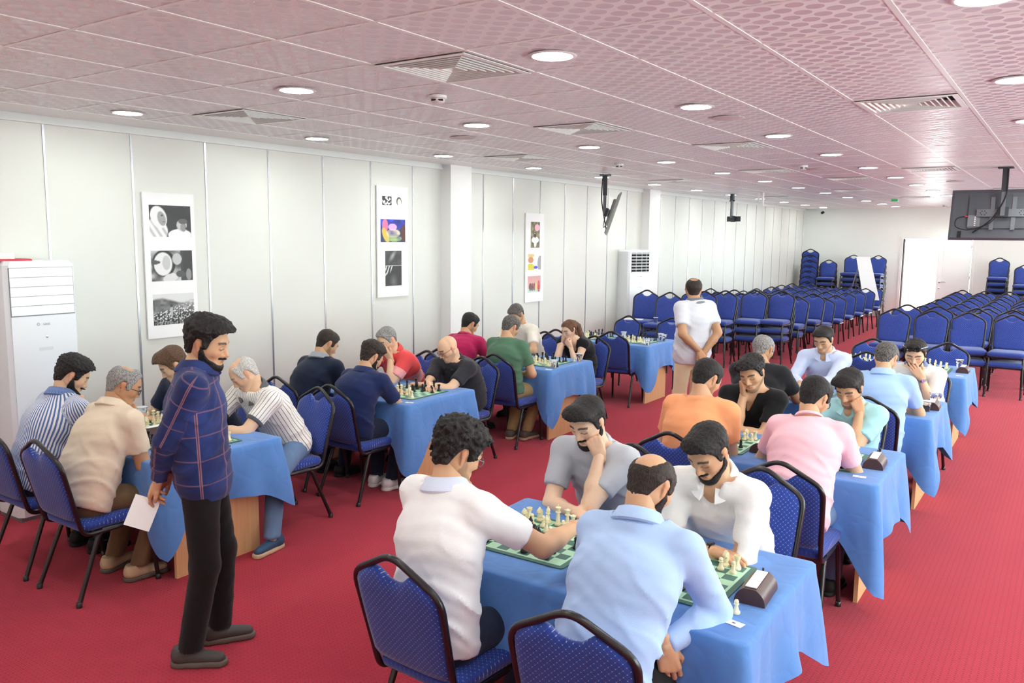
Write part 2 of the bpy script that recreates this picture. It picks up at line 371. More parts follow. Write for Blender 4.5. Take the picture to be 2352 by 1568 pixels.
MB().box((-0.06, -0.024, -0.024), (0.06, -0.0205, 0.024)).obj('lit_face', GREENL, ex, smooth=False)
tag(ex, 'small green lit exit sign fixed to the ceiling', 'exit sign')
sc = empty('security_camera', (-0.55, 22.95, 2.86))
MB().lathe([(0.03, 0), (0.032, 0.05)], 12).obj('mount', PAINT, sc); MB().lathe([(0.035, 0), (0.035, 0.14)], 12, Matrix.Rotation(PI*0.55, 4, 'X')).obj('body', DARK, sc)
tag(sc, 'tiny black security camera in the far wall corner by the ceiling', 'camera')
sc = empty('ceiling_projector_arm', (0.45, 14.2, CEIL))
MB().box((-0.05, -0.03, -0.17), (-0.02, 0.03, 0)).box((0.03, -0.03, -0.25), (0.06, 0.03, 0)).obj('arm', PAINT, sc, smooth=False)
tag(sc, 'short white bracket hanging bare from the ceiling', 'bracket')

# ------------------------------------------------------------------ posters
def vcol_mat():
    m = mat('photo_print', (1, 1, 1), 0.45); N = NT(m); N.base(N.attr('Col').outputs['Color']); return m
PHOTO = vcol_mat()
def hsh(u, v, s): return (np.sin(u*127.1*s+v*311.7*s)*43758.5453) % 1.0
def vnoise(u, v, f, seed=0):
    x, y = u*f+seed*7.3, v*f+seed*3.1; i, j = np.floor(x), np.floor(y); a, b = x-i, y-j; a = a*a*(3-2*a); b = b*b*(3-2*b)
    h = lambda p, q: (np.sin(p*127.1+q*311.7+seed)*43758.5453) % 1.0
    return (h(i, j)*(1-a)+h(i+1, j)*a)*(1-b)+(h(i, j+1)*(1-a)+h(i+1, j+1)*a)*b
def photo(parent, name, y0, y1, z0, z1, fn, n=64):
    m = max(8, int(n*(z1-z0)/(y1-y0))); U, V = np.meshgrid(np.linspace(0, 1, n), np.linspace(0, 1, m))
    C = fn(U, V); vs = [(0, y0+(y1-y0)*u, z0+(z1-z0)*v) for u, v in zip(U.ravel(), V.ravel())]
    fs = [(j*n+i, j*n+i+1, (j+1)*n+i+1, (j+1)*n+i) for j in range(m-1) for i in range(n-1)]
    me = bpy.data.meshes.new(name); me.from_pydata(vs, [], fs); me.materials.append(PHOTO)
    a = me.color_attributes.new('Col', 'FLOAT_COLOR', 'POINT'); q = np.ones((len(vs), 4), np.float32); q[:, :3] = np.clip(C.reshape(-1, 3), 0, 1)**2.2
    a.data.foreach_set('color', q.ravel()); return link(name, me, parent, (0.017, 0, 0))
def g3(a): return np.stack([a, a, a], -1)
def el(U, V, cx, cy, rx, ry, rot=0.0, soft=0.08):
    a, b = U-cx, V-cy; c, s = math.cos(rot), math.sin(rot); x, y = (a*c+b*s)/rx, (-a*s+b*c)/ry
    return np.clip((1-np.sqrt(x*x+y*y))/soft, 0, 1)
def over(C, m, c):
    c = np.asarray(c, float); return C*(1-m[..., None])+m[..., None]*(c if c.ndim else c*np.ones(3))
def ph_veils(U, V):
    C = g3(0.16+0.05*vnoise(U, V, 5)); fold = 0.86+0.14*np.sin(U*40+V*18)
    C = C*(1-el(U, V, .14, .18, .3, .42)[..., None])+g3(fold)*el(U, V, .14, .18, .3, .42)[..., None]
    C = over(C, el(U, V, .22, .62, .2, .37, .15), .92); C = over(C, el(U, V, .29, .58, .1, .24, .15), .62+0*.1)
    C = over(C, el(U, V, .3, .68, .035, .02), .25); C = over(C, el(U, V, .335, .48, .03, .015), .3)
    C = over(C, el(U, V, .72, .06, .3, .2), .95); C = over(C, el(U, V, .77, .38, .13, .2), .75); C = over(C, el(U, V, .81, .31, .08, .15), .55)
    C = over(C, el(U, V, .8, .5, .12, .09), .35*np.ones(3)); return over(C, el(U, V, .87, .28, .03, .02), .2)
def ph_ring(U, V):
    C = g3(0.25+0.6*vnoise(U, V, 6)*(U < .7)); C = over(C, (U > .72)*1.0*np.clip((U-.7)*9, 0, 1)*(V > .25), .2)
    C = over(C, el(U, V, .3, .58, .29, .46), .12); C = over(C, el(U, V, .28, .56, .23, .40), .9)
    C = over(C, el(U, V, .36, .6, .1, .25)*0.35, .5); C = over(C, el(U, V, .08, .62, .14, .07), .3); C = over(C, el(U, V, .62, .72, .12, .2), .75)
    C = over(C, el(U, V, .45, .1, .2, .14, .5), .85); C = over(C, el(U, V, .9, .2, .07, .2), .55); return over(C, el(U, V, .7, .22, .12, .12), .3)
def ph_field(U, V):
    C = g3(0.86+0*U); hill = .78+.09*np.sin(U*5+1)*1+.05*vnoise(U, V*0, 8); m = np.clip((hill-V)*14, 0, 1)
    C = C*(1-m[..., None])+g3(0.28+.25*vnoise(U, V, 14))*m[..., None]
    f = np.clip((.34+.42*U-V+.08)*9, 0, 1); sp_ = (vnoise(U, V, 46, 2) > .52+.35*V)*1.0
    C = C*(1-f[..., None])+g3(np.clip(.25+.75*sp_+(V-.35)*1.1, .15, .95))*f[..., None]
    C = over(C, el(U, V, .44, .42, .035, .2), .72); return over(C, el(U, V, .44, .6, .03, .05), .25)
def ph_stage(U, V):
    n = vnoise(U, V, 7, 3); C = np.stack([.08+.15*n, .12+.2*n, .4+.5*n*(V > .6)], -1)
    C = over(C, el(U, V, .18, .72, .12, .3), (.9, .45, .6)); C = over(C, el(U, V, .2, .3, .12, .35, .3), (.85, .7, .3)); C = over(C, el(U, V, .48, .66, .18, .16), (.85, .65, .9))
    C = over(C, el(U, V, .5, .38, .3, .2)*(.4+.6*n), (.95, .85, .75)); C = over(C, el(U, V, .55, .15, .32, .14)*(.4+.6*n), (.7, .8, .5)); return over(C, el(U, V, .92, .4, .1, .4), (.35, .18, .15))
def ph_split(U, V):
    a = .22+.35*el(U, V, .45, .86, .35, .12, .6, .9)+.1*vnoise(U, V, 6); b = .2+.6*(np.sin((U*1.2-V)*26+5*vnoise(U, V, 4)) > .2)*el(U, V, .12, .5, .6, .22, .5, .3)+.2*el(U, V, .5, .12, .3, .25, 0, .9)
    return g3(np.where(V > .585, a, np.where(V > .57, .9, b)))
def ph_small(U, V): return g3(.2+.7*(vnoise(U, V, 7, 4) > .5)*el(U, V, .5, .5, .5, .5))
def ph_arc(U, V):
    C = g3(.96+0*U); C = over(C, el(U, V, .45, .55, .4, .45)-el(U, V, .5, .45, .28, .38), (.35, .33, .28)); return C
def ph_dance(U, V):
    n = vnoise(U, V, 9, 5); C = np.stack([.3+.35*n, .28+.33*n, .2+.25*n], -1); C = over(C, el(U, V, .5, .3, .42, .13), .95); C = over(C, el(U, V, .5, .2, .16, .2), .93); C = over(C, el(U, V, .7, .78, .28, .14), (.95, .7, .78))
    C = over(C, el(U, V, .48, .5, .14, .12), (.25, .15, .12)); return over(C, el(U, V, .45, .55, .05, .02), .9)
def ph_hats(U, V):
    C = g3(.96+0*U); C = over(C, el(U, V, .2, .9, .3, .14), (.85, .75, .5)); C = over(C, el(U, V, .22, .62, .22, .2), (.8, .55, .4)); C = over(C, el(U, V, .2, .15, .35, .25), (.85, .8, .25)); C = over(C, el(U, V, .6, .15, .16, .1), (.3, .3, .9)); return over(C, el(U, V, .92, .4, .2, .5), (.62, .62, .64))
def ph_room(U, V):
    C = np.stack([.93-.1*V, .62+.1*(1-V), .62+0*V], -1); C = over(C, (V < .22)*1.0, (.75, .85, .8)); n = vnoise(U, V, 12, 6)
    for cx, cc in ((.2, (.3, .25, .3)), (.35, (.35, .2, .25)), (.5, (.5, .3, .3)), (.85, (.8, .2, .35)), (.65, (.9, .85, .5))): C = over(C, el(U, V, cx, .33, .1, .25 if cx < .8 else .4)*(n*.5+.5), cc)
    return C
def poster(y0, y1, z0, z1, photos, label, ink):
    p = empty('wall_poster', (XL+0.006, (y0+y1)/2, z0)); W = y1-y0; Hh = z1-z0
    MB().box((0, -W/2, 0), (0.016, W/2, Hh)).obj('board', PAPER, p, smooth=False)
    for a, b, c, d, fn in photos: photo(p, 'photo_print', -W/2+a*W, -W/2+b*W, c*Hh, d*Hh, fn)
    tag(p, label, 'poster', 'photo exhibition posters on the partition wall')
poster(2.66, 3.15, 1.19, 2.44, ((.11, .92, .70, .915, ph_veils), (.11, .92, .395, .605, ph_ring), (.11, .92, .09, .305, ph_field)), 'tall white poster with three black and white photos on the left wall', 1)
poster(5.48, 6.0, 1.39, 2.65, ((.16, .46, .83, .91, ph_small), (.6, .82, .82, .91, ph_arc), (.10, .9, .50, .705, ph_stage), (.24, .77, .10, .42, ph_split)), 'tall white poster with a colourful stage photo and small monochrome photos', 1)
poster(8.52, 9.0, 1.15, 2.43, ((.26, .76, .615, .905, ph_dance), (.12, .85, .365, .545, ph_hats), (.12, .85, .11, .295, ph_room)), 'tall white poster with three small colour photos of people', 1)

# ------------------------------------------------------------------ floor-standing air conditioners
def text_mesh(body, size):
    c = bpy.data.curves.new('t', 'FONT'); c.body = body; c.size = size; c.extrude = 0.0008; c.align_x = 'CENTER'
    o = bpy.data.objects.new('t', c); COL.objects.link(o); me = bpy.data.meshes.new_from_object(o.evaluated_get(bpy.context.evaluated_depsgraph_get())); bpy.data.objects.remove(o); return me
PINK_ = mat('pale_grey_print', rgb(164, 166, 168), 0.5)
def aircon(loc, ang, label, open_vent):
    a = empty('air_conditioner', loc, ang); W, D, Hh = 0.5, 0.34, 1.89      # local: front faces +x
    MB().rbox((-D, -W/2, 0.03), (0, W/2, Hh), 0.03).obj('body', ACW, a, angle=30)
    MB().box((-D+0.01, -W/2+0.01, 0), (-0.01, W/2-0.01, 0.03)).obj('plinth', GREYP, a, smooth=False)
    v0, v1 = Hh-0.39, Hh-0.05
    if open_vent:
        MB().box((0.0005, -0.19, v0), (0.002, 0.19, v1)).obj('vent_opening', DARK, a, smooth=False)
        for k in range(7): MB().box((0.002, -0.19, v0+0.004+k*0.052), (0.018, 0.19, v0+0.018+k*0.052), Matrix.Identity(4)).obj('vent_slat', ACW, a, smooth=False)
        for yy in (-0.1, 0.02, 0.12): MB().box((0.001, yy, v0), (0.004, yy+0.02, v1), Matrix.Identity(4)).obj('vent_vane', GREYP, a, smooth=False)
    else:
        MB().box((0.0005, -0.225, v0-0.004), (0.002, 0.225, v1+0.004)).obj('vent_gap', GREYP, a, smooth=False)
        for k in range(5):
            z = v0+0.002+k*0.068; MB().add([(0.002, -0.22, z), (0.002, 0.22, z), (0.009, 0.22, z+0.002), (0.009, -0.22, z+0.002), (0.007, -0.22, z+0.067), (0.007, 0.22, z+0.067), (0.002, 0.22, z+0.0665), (0.002, -0.22, z+0.0665)], [(0, 3, 2, 1), (3, 4, 5, 2), (4, 7, 6, 5), (0, 7, 4, 3), (1, 2, 5, 6)]).obj('vent_slat', ACW, a, smooth=False)
    MB().box((0.0005, -0.225, 0.62), (0.008, 0.225, v0-0.008)).obj('front_panel', ACW, a, smooth=False)
    MB().box((0.0005, -0.225, 0.12), (0.008, 0.225, 0.612)).obj('intake_panel', ACW, a, smooth=False)
    lg = text_mesh('GREE', 0.022); lg.materials.append(PINK_)
    l = link('brand_lettering', lg, a); l.matrix_local = Matrix.Translation((0.009, 0.012, v0-0.075)) @ Matrix.Rotation(PI/2, 4, 'Z') @ Matrix.Rotation(PI/2, 4, 'X')
    MB().tube([(0.0095, -0.045+0.009*math.cos(t*PI/6), v0-0.066+0.009*math.sin(t*PI/6)) for t in range(12)], 0.0016, 4, True).obj('brand_emblem', PINK_, a)
    MB().lathe([(0.0005, 0), (0.009, 0), (0.009, 0.002), (0.0005, 0.0025)], 12, Matrix.Translation((0.008, 0.01, v0-0.16)) @ Matrix.Rotation(PI/2, 4, 'Y')).obj('indicator', CHROME, a)
    MB().box((0.008, -0.05, v0-0.26), (0.0088, 0.05, v0-0.235)).obj('display_window', mat('pale_display', rgb(222, 226, 228), 0.2), a, smooth=False)
    tag(a, label, 'air conditioner'); return a
aircon((-0.72, 1.63, 0), 0.0, 'tall white floor-standing air conditioner with closed front louvres beside the striped shirt man', False)
aircon((-0.72, 11.55, 0), -0.45, 'tall white floor-standing air conditioner with open dark vent behind stacked chairs', True)
tr = MB().rbox((-0.09, -0.14, 0), (0.09, 0.14, 0.014), 0.006).obj('tray', REDP, None, (-0.88, 1.47, 1.89)); tag(tr, 'small red tray lying on top of the white air conditioner', 'tray')
bx = MB().rbox((-0.05, -0.06, 0), (0.05, 0.06, 0.045), 0.006).obj('small_box', PAINT, None, (-0.88, 1.45, 1.904)); tag(bx, 'small white box on the red tray on the air conditioner', 'box')

# ------------------------------------------------------------------ televisions on ceiling poles
def tv(loc, ang, tilt, drop, label, W=1.1, Hh=0.64, TVB=TVB):
    t = empty('television', (loc[0], loc[1], CEIL), ang)          # local: screen faces +y, back faces -y
    MB().box((-0.08, -0.08, -0.012), (0.08, 0.08, 0)).obj('ceiling_plate', DSTEEL, t, smooth=False)
    MB().box((-0.03, -0.03, -drop*0.5), (0.03, 0.03, -0.012)).obj('pole_sleeve', DSTEEL, t, smooth=False)
    MB().box((-0.022, -0.022, -drop), (0.022, 0.022, -drop*0.5)).obj('pole', STEEL, t, smooth=False)
    MB().tube(fillet([(0.03, -0.035, -0.02), (0.035, -0.05, -drop*0.6), (-0.1, 0.0, -drop-0.05), (-0.3, 0.03, -drop-0.2)], 0.1, 5), 0.008, 6).obj('cable', RUBBER, t)
    M = Matrix.Translation((0, 0.1, -drop+0.02)) @ Matrix.Rotation(tilt, 4, 'X')
    def put(m, name, ma, par=t, sm=False):
        m.v = [tuple(M @ Vector(p)) for p in m.v]; return m.obj(name, ma, par, smooth=sm)
    pc = put(MB().rings([[(-W/2, 0.035, -Hh/2), (W/2, 0.035, -Hh/2), (W/2, 0.035, Hh/2), (-W/2, 0.035, Hh/2)], [(-W/2, 0.02, -Hh/2), (W/2, 0.02, -Hh/2), (W/2, 0.02, Hh/2), (-W/2, 0.02, Hh/2)], [(-W/2+0.03, -0.005, -Hh/2+0.02), (W/2-0.03, -0.005, -Hh/2+0.02), (W/2-0.03, -0.005, Hh/2-0.05), (-W/2+0.03, -0.005, Hh/2-0.05)]]), 'casing', TVB)
    put(MB().box((-W/2+0.015, 0.0355, -Hh/2+0.02), (W/2-0.015, 0.037, Hh/2-0.015)), 'screen', SCREEN)
    hp = put(MB().box((-W/2+0.2, -0.03, -Hh/2+0.13), (W/2-0.2, -0.005, Hh/2-0.1)), 'back_housing', TVB)
    put(MB().box((-W/2+0.1, -0.012, -Hh/2+0.02), (-W/2+0.14, -0.005, -Hh/2+0.1)).box((W/2-0.14, -0.012, -Hh/2+0.02), (W/2-0.1, -0.005, -Hh/2+0.1)), 'foot_slot', DARK)
    for s in (-0.11, 0.11): put(MB().box((s-0.022, -0.042, -0.2), (s+0.022, -0.03, 0.2)), 'mount_rail', STEEL)
    put(MB().box((-0.27, -0.06, -0.045), (0.27, -0.043, 0.045)), 'mount_plate', STEEL)
    h = MB()
    for s in (-0.2, 0.2):
        for k in range(6): h.lathe([(0.006, 0), (0.006, 0.002)], 8, Matrix.Translation((s+0.03*math.cos(k*PI/3), -0.0605, 0.025*math.sin(k*PI/3))) @ Matrix.Rotation(PI/2, 4, 'X'))
    put(h, 'bolt_hole', DARK)
    put(MB().box((-0.06, -0.1, -0.06), (0.06, -0.06, 0.06)), 'tilt_bracket', DSTEEL)
    put(MB().box((-W/2+0.2, -0.034, -Hh/2+0.15), (-W/2+0.33, -0.03, -0.02)), 'socket_panel', GREYP)
    q = MB()
    for k in range(5): q.box((-W/2+0.27, -0.037, -0.15+0.025*k), (-W/2+0.285, -0.034, -0.138+0.025*k))
    put(q, 'socket', PAPER)
    put(MB().box((-W/2+0.165, -0.03, -0.04), (-W/2+0.2, -0.015, -0.025)), 'red_plug', REDP)
    put(MB().tube(fillet([(-W/2+0.17, -0.02, -0.03), (-W/2+0.07, -0.03, -0.05), (-W/2+0.06, -0.03, -0.16), (-W/2+0.2, -0.05, -0.22), (-0.12, -0.07, -0.14), (0, -0.08, 0.05)], 0.08, 5), 0.005, 6), 'signal_cable', RUBBER, sm=True)
    tag(t, label, 'television'); return t
tv((4.68, 10.0, 0), 0.0, math.radians(-14), 0.56, 'black flat television seen from behind, hanging over the aisle on a ceiling pole', 1.12, 0.62)
tv((-0.05, 8.95, 0), math.radians(-62), math.radians(-18), 0.56, 'slim television hanging edge-on from a ceiling pole near the partition wall', 1.02, 0.6, mat('television_silver', rgb(150, 152, 148), 0.4))
b = empty('ceiling_bracket', (-0.2, 14.5, CEIL), -0.35)
MB().box((-0.03, -0.03, -0.12), (0.03, 0.03, 0)).obj('pole_sleeve', DSTEEL, b, smooth=False); MB().box((-0.022, -0.022, -0.46), (0.022, 0.022, -0.12)).obj('pole', STEEL, b, smooth=False)
MB().lathe([(0.012, -0.06), (0.012, 0.06)], 8, Matrix.Translation((0, 0, -0.13)) @ Matrix.Rotation(PI/2, 4, 'Y')).obj('clamp_knob', DARK, b)
MB().box((-0.13, 0.02, -0.53), (0.2, 0.03, -0.43)).obj('mount_plate', DSTEEL, b, smooth=False); MB().box((0.0, -0.02, -0.54), (0.08, 0.02, -0.42)).obj('tilt_bracket', DSTEEL, b, smooth=False)
tag(b, 'empty television bracket on a steel pole hanging from the ceiling', 'bracket')

# ------------------------------------------------------------------ easel board at the far end
e = empty('easel_board', (1.0, 20.6, 0), 0.1)
def slab(p0, p1, w_, th): return MB().box((-w_/2, -th/2, 0), (w_/2, th/2, (Vector(p1)-Vector(p0)).length), Matrix.Translation(p0) @ (Vector(p1)-Vector(p0)).to_track_quat('Z', 'X').to_matrix().to_4x4())
MB().add([(-0.12, 0.05, 1.68), (0.2, 0.05, 1.68), (0.5, -0.2, 0.62), (0.14, -0.2, 0.62), (-0.12, 0.07, 1.68), (0.2, 0.07, 1.68), (0.5, -0.18, 0.62), (0.14, -0.18, 0.62)], [(0, 3, 2, 1), (4, 5, 6, 7), (0, 1, 5, 4), (1, 2, 6, 5), (2, 3, 7, 6), (3, 0, 4, 7)]).obj('board', PAPER, e, smooth=False)
MB().tube([(-0.02, 0.08, 1.6), (-0.4, 0.3, 0)], 0.014).obj('leg', STEEL, e); MB().tube([(0.0, 0.08, 1.6), (0.12, -0.2, 0)], 0.014).obj('leg', STEEL, e); MB().tube([(0.1, 0.08, 1.6), (0.5, -0.1, 0)], 0.014).obj('leg', STEEL, e)
MB().box((0.0, 0.045, 1.55), (0.02, 0.049, 1.6)).obj('printed_mark', INK, e, smooth=False)
tag(e, 'white poster board leaning askew on a grey easel by the far wall', 'easel')

# ------------------------------------------------------------------ banquet chairs
def chair_proto():
    c = empty('banquet_chair')
    def ybk(z): return -0.205-(z-0.42)*0.25
    half = [(0.20, 0.10, 0.395), (0.20, -0.20, 0.395), (0.205, ybk(0.52), 0.52), (0.222, ybk(0.84), 0.835), (0.0, ybk(0.94), 0.957)]
    path = half+[(-x, y, z) for x, y, z in half[-2::-1]]
    MB().tube(fillet(path, 0.06, 5), 0.0135, 8).obj('back_frame', BLACKM, c, angle=80)
    ol = [(0.0, 0.848), (0.04, 0.855), (0.075, 0.885), (0.09, 0.893), (0.15, 0.868), (0.19, 0.842), (0.205, 0.815), (0.208, 0.76), (0.203, 0.62), (0.193, 0.50), (0.17, 0.478), (0.08, 0.470)]
    ol = ol+[(0, 0.470)]+[(-x, z) for x, z in ol[:0:-1]]
    cz = 0.68
    def ring(k, dy): return [(x*(1-k), ybk(cz+(z-cz)*(1-k))+dy, cz+(z-cz)*(1-k)) for x, z in ol]
    MB().rings([ring(0.5, -0.024), ring(0.16, -0.021), ring(0.03, -0.014), ring(0, 0.0), ring(0.03, 0.016), ring(0.16, 0.026), ring(0.5, 0.032)]).obj('backrest', FAB_B, c, angle=75)
    def rr(w0, w1, y0, y1, z, q=0.05, n=5):
        P = [(-w0/2, y0, z), (w0/2, y0, z), (w1/2, y1, z), (-w1/2, y1, z)]; return [tuple(p) for p in fillet(P, q, n, True)]
    MB().rings([rr(0.38, 0.40, -0.19, 0.21, 0.412), rr(0.405, 0.43, -0.205, 0.225, 0.42), rr(0.415, 0.445, -0.21, 0.232, 0.445), rr(0.405, 0.435, -0.205, 0.226, 0.466), rr(0.35, 0.38, -0.175, 0.195, 0.478), rr(0.2, 0.2, -0.08, 0.09, 0.482)]).obj('seat', FAB_S, c, angle=75)
    sf = MB()
    for s in (-1, 1): sf.tube([(s*0.198, -0.09, 0.402), (s*0.198, 0.17, 0.402)], 0.0125)
    sf.tube([(-0.19, 0.19, 0.402), (0.19, 0.19, 0.402)], 0.010).tube([(-0.19, -0.12, 0.402), (0.19, -0.12, 0.402)], 0.010); sf.obj('seat_frame', BLACKM, c, angle=80)
    for s in (-1, 1):
        MB().tube(fillet([(s*0.198, 0.10, 0.402), (s*0.198, 0.195, 0.402), (s*0.214, 0.235, 0.012)], 0.05, 5), 0.0135).lathe([(0.017, 0), (0.017, 0.03), (0.0135, 0.032)], 8, None, (s*0.214, 0.235, 0)).obj('leg', BLACKM, c, angle=80)
        MB().tube(fillet([(s*0.198, 0.0, 0.402), (s*0.198, -0.10, 0.402), (s*0.222, -0.255, 0.012)], 0.06, 5), 0.0135).lathe([(0.017, 0), (0.017, 0.03), (0.0135, 0.032)], 8, None, (s*0.222, -0.255, 0)).obj('leg', BLACKM, c, angle=80)
    return c
CHAIR = chair_proto(); chair_used = [False]
def chair(x, y, rz, label, group, z=0.0):
    o = CHAIR if not chair_used[0] else copy_tree(CHAIR); chair_used[0] = True
    o.location = (x, y, z); o.rotation_euler = (0, 0, rz); tag(o, label, 'chair', group); return o
F0, B0 = 0.0, PI      # facing +y, facing -y
# left block of stacked chairs (all face the tables)
for si, (x, y, n, a) in enumerate(((-0.42, 11.0, 3, 0.10), (0.08, 10.72, 3, 0.0), (0.42, 11.4, 3, 0.06), (0.62, 11.78, 3, 0.0), (0.98, 12.25, 3, 0.03), (1.36, 12.45, 3, -0.06))):
    for k in range(n): chair(x, y-0.02*k, B0+a, '%s blue banquet chair of the %s front stack from the partition wall' % (('bottom', 'middle', 'top')[k], ORD[si]), 'front row of stacked chairs', 0.14*k)
PITCH = 0.14
yy = 13.35; row = 0
while yy < 20.4:
    for k, x in enumerate((1.38, 0.88, 0.38, -0.12, -0.62)):
        if row == 0 and k > 0 and k < 2: pass
        jx, jy = rnd.uniform(-0.03, 0.03), rnd.uniform(-0.04, 0.04)
        n = 2 if row < 2 else 1
        for q in range(n): chair(x+jx, yy+jy-0.02*q, B0+rnd.uniform(-0.05, 0.05), (('lower ', 'upper ')[q] if n == 2 else '')+'blue banquet chair, %s in the %s row behind the front stacks' % (('at the aisle end', 'second from the aisle', 'in the middle', 'second from the wall', 'at the wall end')[k], ORD[row]), 'rows of chairs by the partition wall', PITCH*q)
    yy += 0.98; row += 1
# right block
for r_i in range(10):
    for k in range(4):
        y = 11.6+0.96*r_i; x = 3.29+0.475*k+rnd.uniform(-0.02, 0.02)+(0.06 if r_i == 0 and k > 1 else 0)
        n = 2 if r_i < 2 else 1
        for q in range(n): chair(x, y+rnd.uniform(-0.03, 0.03)-0.02*q, B0+rnd.uniform(-0.05, 0.05)+(0.16 if (r_i, k) == (0, 2) else 0), (('lower ', 'upper ')[q] if n == 2 else '')+'blue banquet chair, %s from the aisle in the %s row under the hanging television' % (ORD[k], ORD[r_i]), 'block of chairs across the aisle', PITCH*q)
# stacks against the far wall
for x, y, n, a, lb in ((-0.68, 22.35, 7, PI*0.93, 'blue banquet chair in the tallest stack in the far corner'), (-0.2, 22.3, 5, B0+0.05, 'blue banquet chair in the stack beside the tallest far stack'), (0.42, 22.35, 6, B0, 'blue banquet chair in the far stack behind the easel board'), (1.03, 22.35, 6, B0-0.05, 'blue banquet chair in the far stack beside the double door'), (3.87, 22.4, 6, B0, 'blue banquet chair in the far stack beyond the door handle leaf'), (4.45, 22.0, 5, B0, 'blue banquet chair in the far stack farthest from the easel')):
    tall = n == 7
    for k in range(n): chair(x, y-0.025*k*(1 if not tall else -1.0), (F0+0.12) if tall else a, '%s from bottom, ' % ORD[k]+lb, lb, 0.147*k)
# ------------------------------------------------------------------ chess tables, cloths
TL, TW, TH = 1.43, 0.86, 0.745
def table(cx, cy, label, group):
    t = empty('chess_table', (cx, cy, 0))
    MB().box((-TL/2, -TW/2, TH-0.028), (TL/2, TW/2, TH)).obj('table_top', WOOD, t, smooth=False)
    for s in (-1, 1): MB().box((s*(TL/2-0.085)-0.012, -TW/2+0.12, 0.0), (s*(TL/2-0.085)+0.012, TW/2-0.12, TH-0.028)).obj('end_panel', WOOD, t, smooth=False)
    MB().box((-TL/2+0.1, -0.01, 0.36), (TL/2-0.1, 0.01, TH-0.028)).obj('modesty_panel', WOOD, t, smooth=False)
    tag(t, label, 'table', group)
def cloth(cx, cy, seed, label, group):
    R = random.Random(seed); N = 176; M_ = 15; hx, hy = TL/2+0.008, TW/2+0.008
    per = []   # perimeter points with outward normal and corner weight
    segs = [((hx, -hy), (hx, hy)), ((hx, hy), (-hx, hy)), ((-hx, hy), (-hx, -hy)), ((-hx, -hy), (hx, -hy))]
    tot = 4*(hx+hy)
    for (a, b) in segs:
        L = math.hypot(b[0]-a[0], b[1]-a[1]); n = max(8, int(N*L/tot)); d = ((b[0]-a[0])/L, (b[1]-a[1])/L); nn = (d[1], -d[0])
        for k in range(n):
            t = (k+0.5)/n; px, py = a[0]+(b[0]-a[0])*t, a[1]+(b[1]-a[1])*t
            per.append((px, py, nn[0], nn[1], t*L, L, abs(nn[0]) > 0.5))
    # blend normals near corners so that the skirt flares there
    ph = [R.uniform(0, 6.28) for _ in range(8)]; endl = R.uniform(0.29, 0.33); sidel = R.uniform(0.26, 0.31)
    cext = {(1, -1): R.uniform(0.24, 0.30), (1, 1): R.uniform(0.14, 0.2), (-1, 1): 0.2, (-1, -1): 0.22}
    rows = []
    for j in range(M_+1):
        q = j/M_; row = []
        for (px, py, nx_, ny_, s, L, isend) in per:
            dc = min(s, L-s); cw = math.exp(-(dc/0.13)**2); sgx = 1 if px > 0 else -1; sgy = 1 if py > 0 else -1
            base = endl if isend else sidel
            drop = base+cext[(sgx, sgy)]*cw+0.012*math.sin(s*9+ph[0])
            z = TH+0.006-(q**1.05)*drop
            if j == 0: z = TH+0.008
            if j == 1: z = TH+0.002
            corner = Vector((sgx, sgy, 0)).normalized(); n2 = Vector((nx_, ny_, 0))*(1-0.62*cw)+corner*(0.62*cw)
            rip = 0.017*math.sin(s*13+ph[1]+q*1.5)+0.011*math.sin(s*25+ph[2])+0.012*math.sin(s*6+ph[3])
            off = q*(0.022+rip*(0.4+q))+0.085*cw*q*(1.3-0.5*q)+(0.006 if j else 0.0)
            z += 0.0 if j < 2 else 0.004*math.sin(s*31+ph[4])*q
            # folded-in pleat just beside every corner
            pl = math.exp(-((dc-0.16)/0.05)**2); off -= 0.022*pl*q
            row.append((px+n2.x*off, py+n2.y*off, max(z, 0.03)))
        rows.append(row)
    m = MB(); n = len(per)
    ins = lambda k, z: [(px*k, py*k, z) for (px, py, *_q) in per]
    m.rings([ins(0.30, TH+0.0085), ins(0.62, TH+0.0085), ins(0.96, TH+0.0085)]+rows, False)
    f = tuple(range(n)); m.f.append(tuple(reversed(f))); m.m.append(0)
    o = m.obj('tablecloth', CLOTH, None, (cx, cy, 0), angle=75); me = o.data
    me.flip_normals() if me.polygons[-1].normal.z < 0 else None
    tag(o, label, 'tablecloth', group)
ROWS_L = [1.77, 3.92, 6.07, 8.39]; ROWS_R = [1.67, 3.86, 5.89, 8.18]; CXL, CXR = 0.415, 3.905
LW = ['beside the standing man in plaid', 'where the bald man in black sits', 'where the woman in black sits', 'without players, by the stacked chairs']
RW = ['of the bearded man in white', 'where the man in pink sits', 'where the man with sunglasses on his head sits', 'without players, by the chair rows']
for i in range(4):
    table(CXL, ROWS_L[i], 'beech panel-legged table along the partition '+LW[i], 'tables along the partition')
    cloth(CXL, ROWS_L[i], 11+i, 'blue cloth over the partition row table '+LW[i], 'blue tablecloths along the partition')
    table(CXR, ROWS_R[i], 'beech panel-legged table along the aisle '+RW[i], 'tables along the aisle')
    cloth(CXR, ROWS_R[i], 31+i, 'blue cloth over the aisle row table '+RW[i], 'blue tablecloths along the aisle')
ZT = TH+0.0095

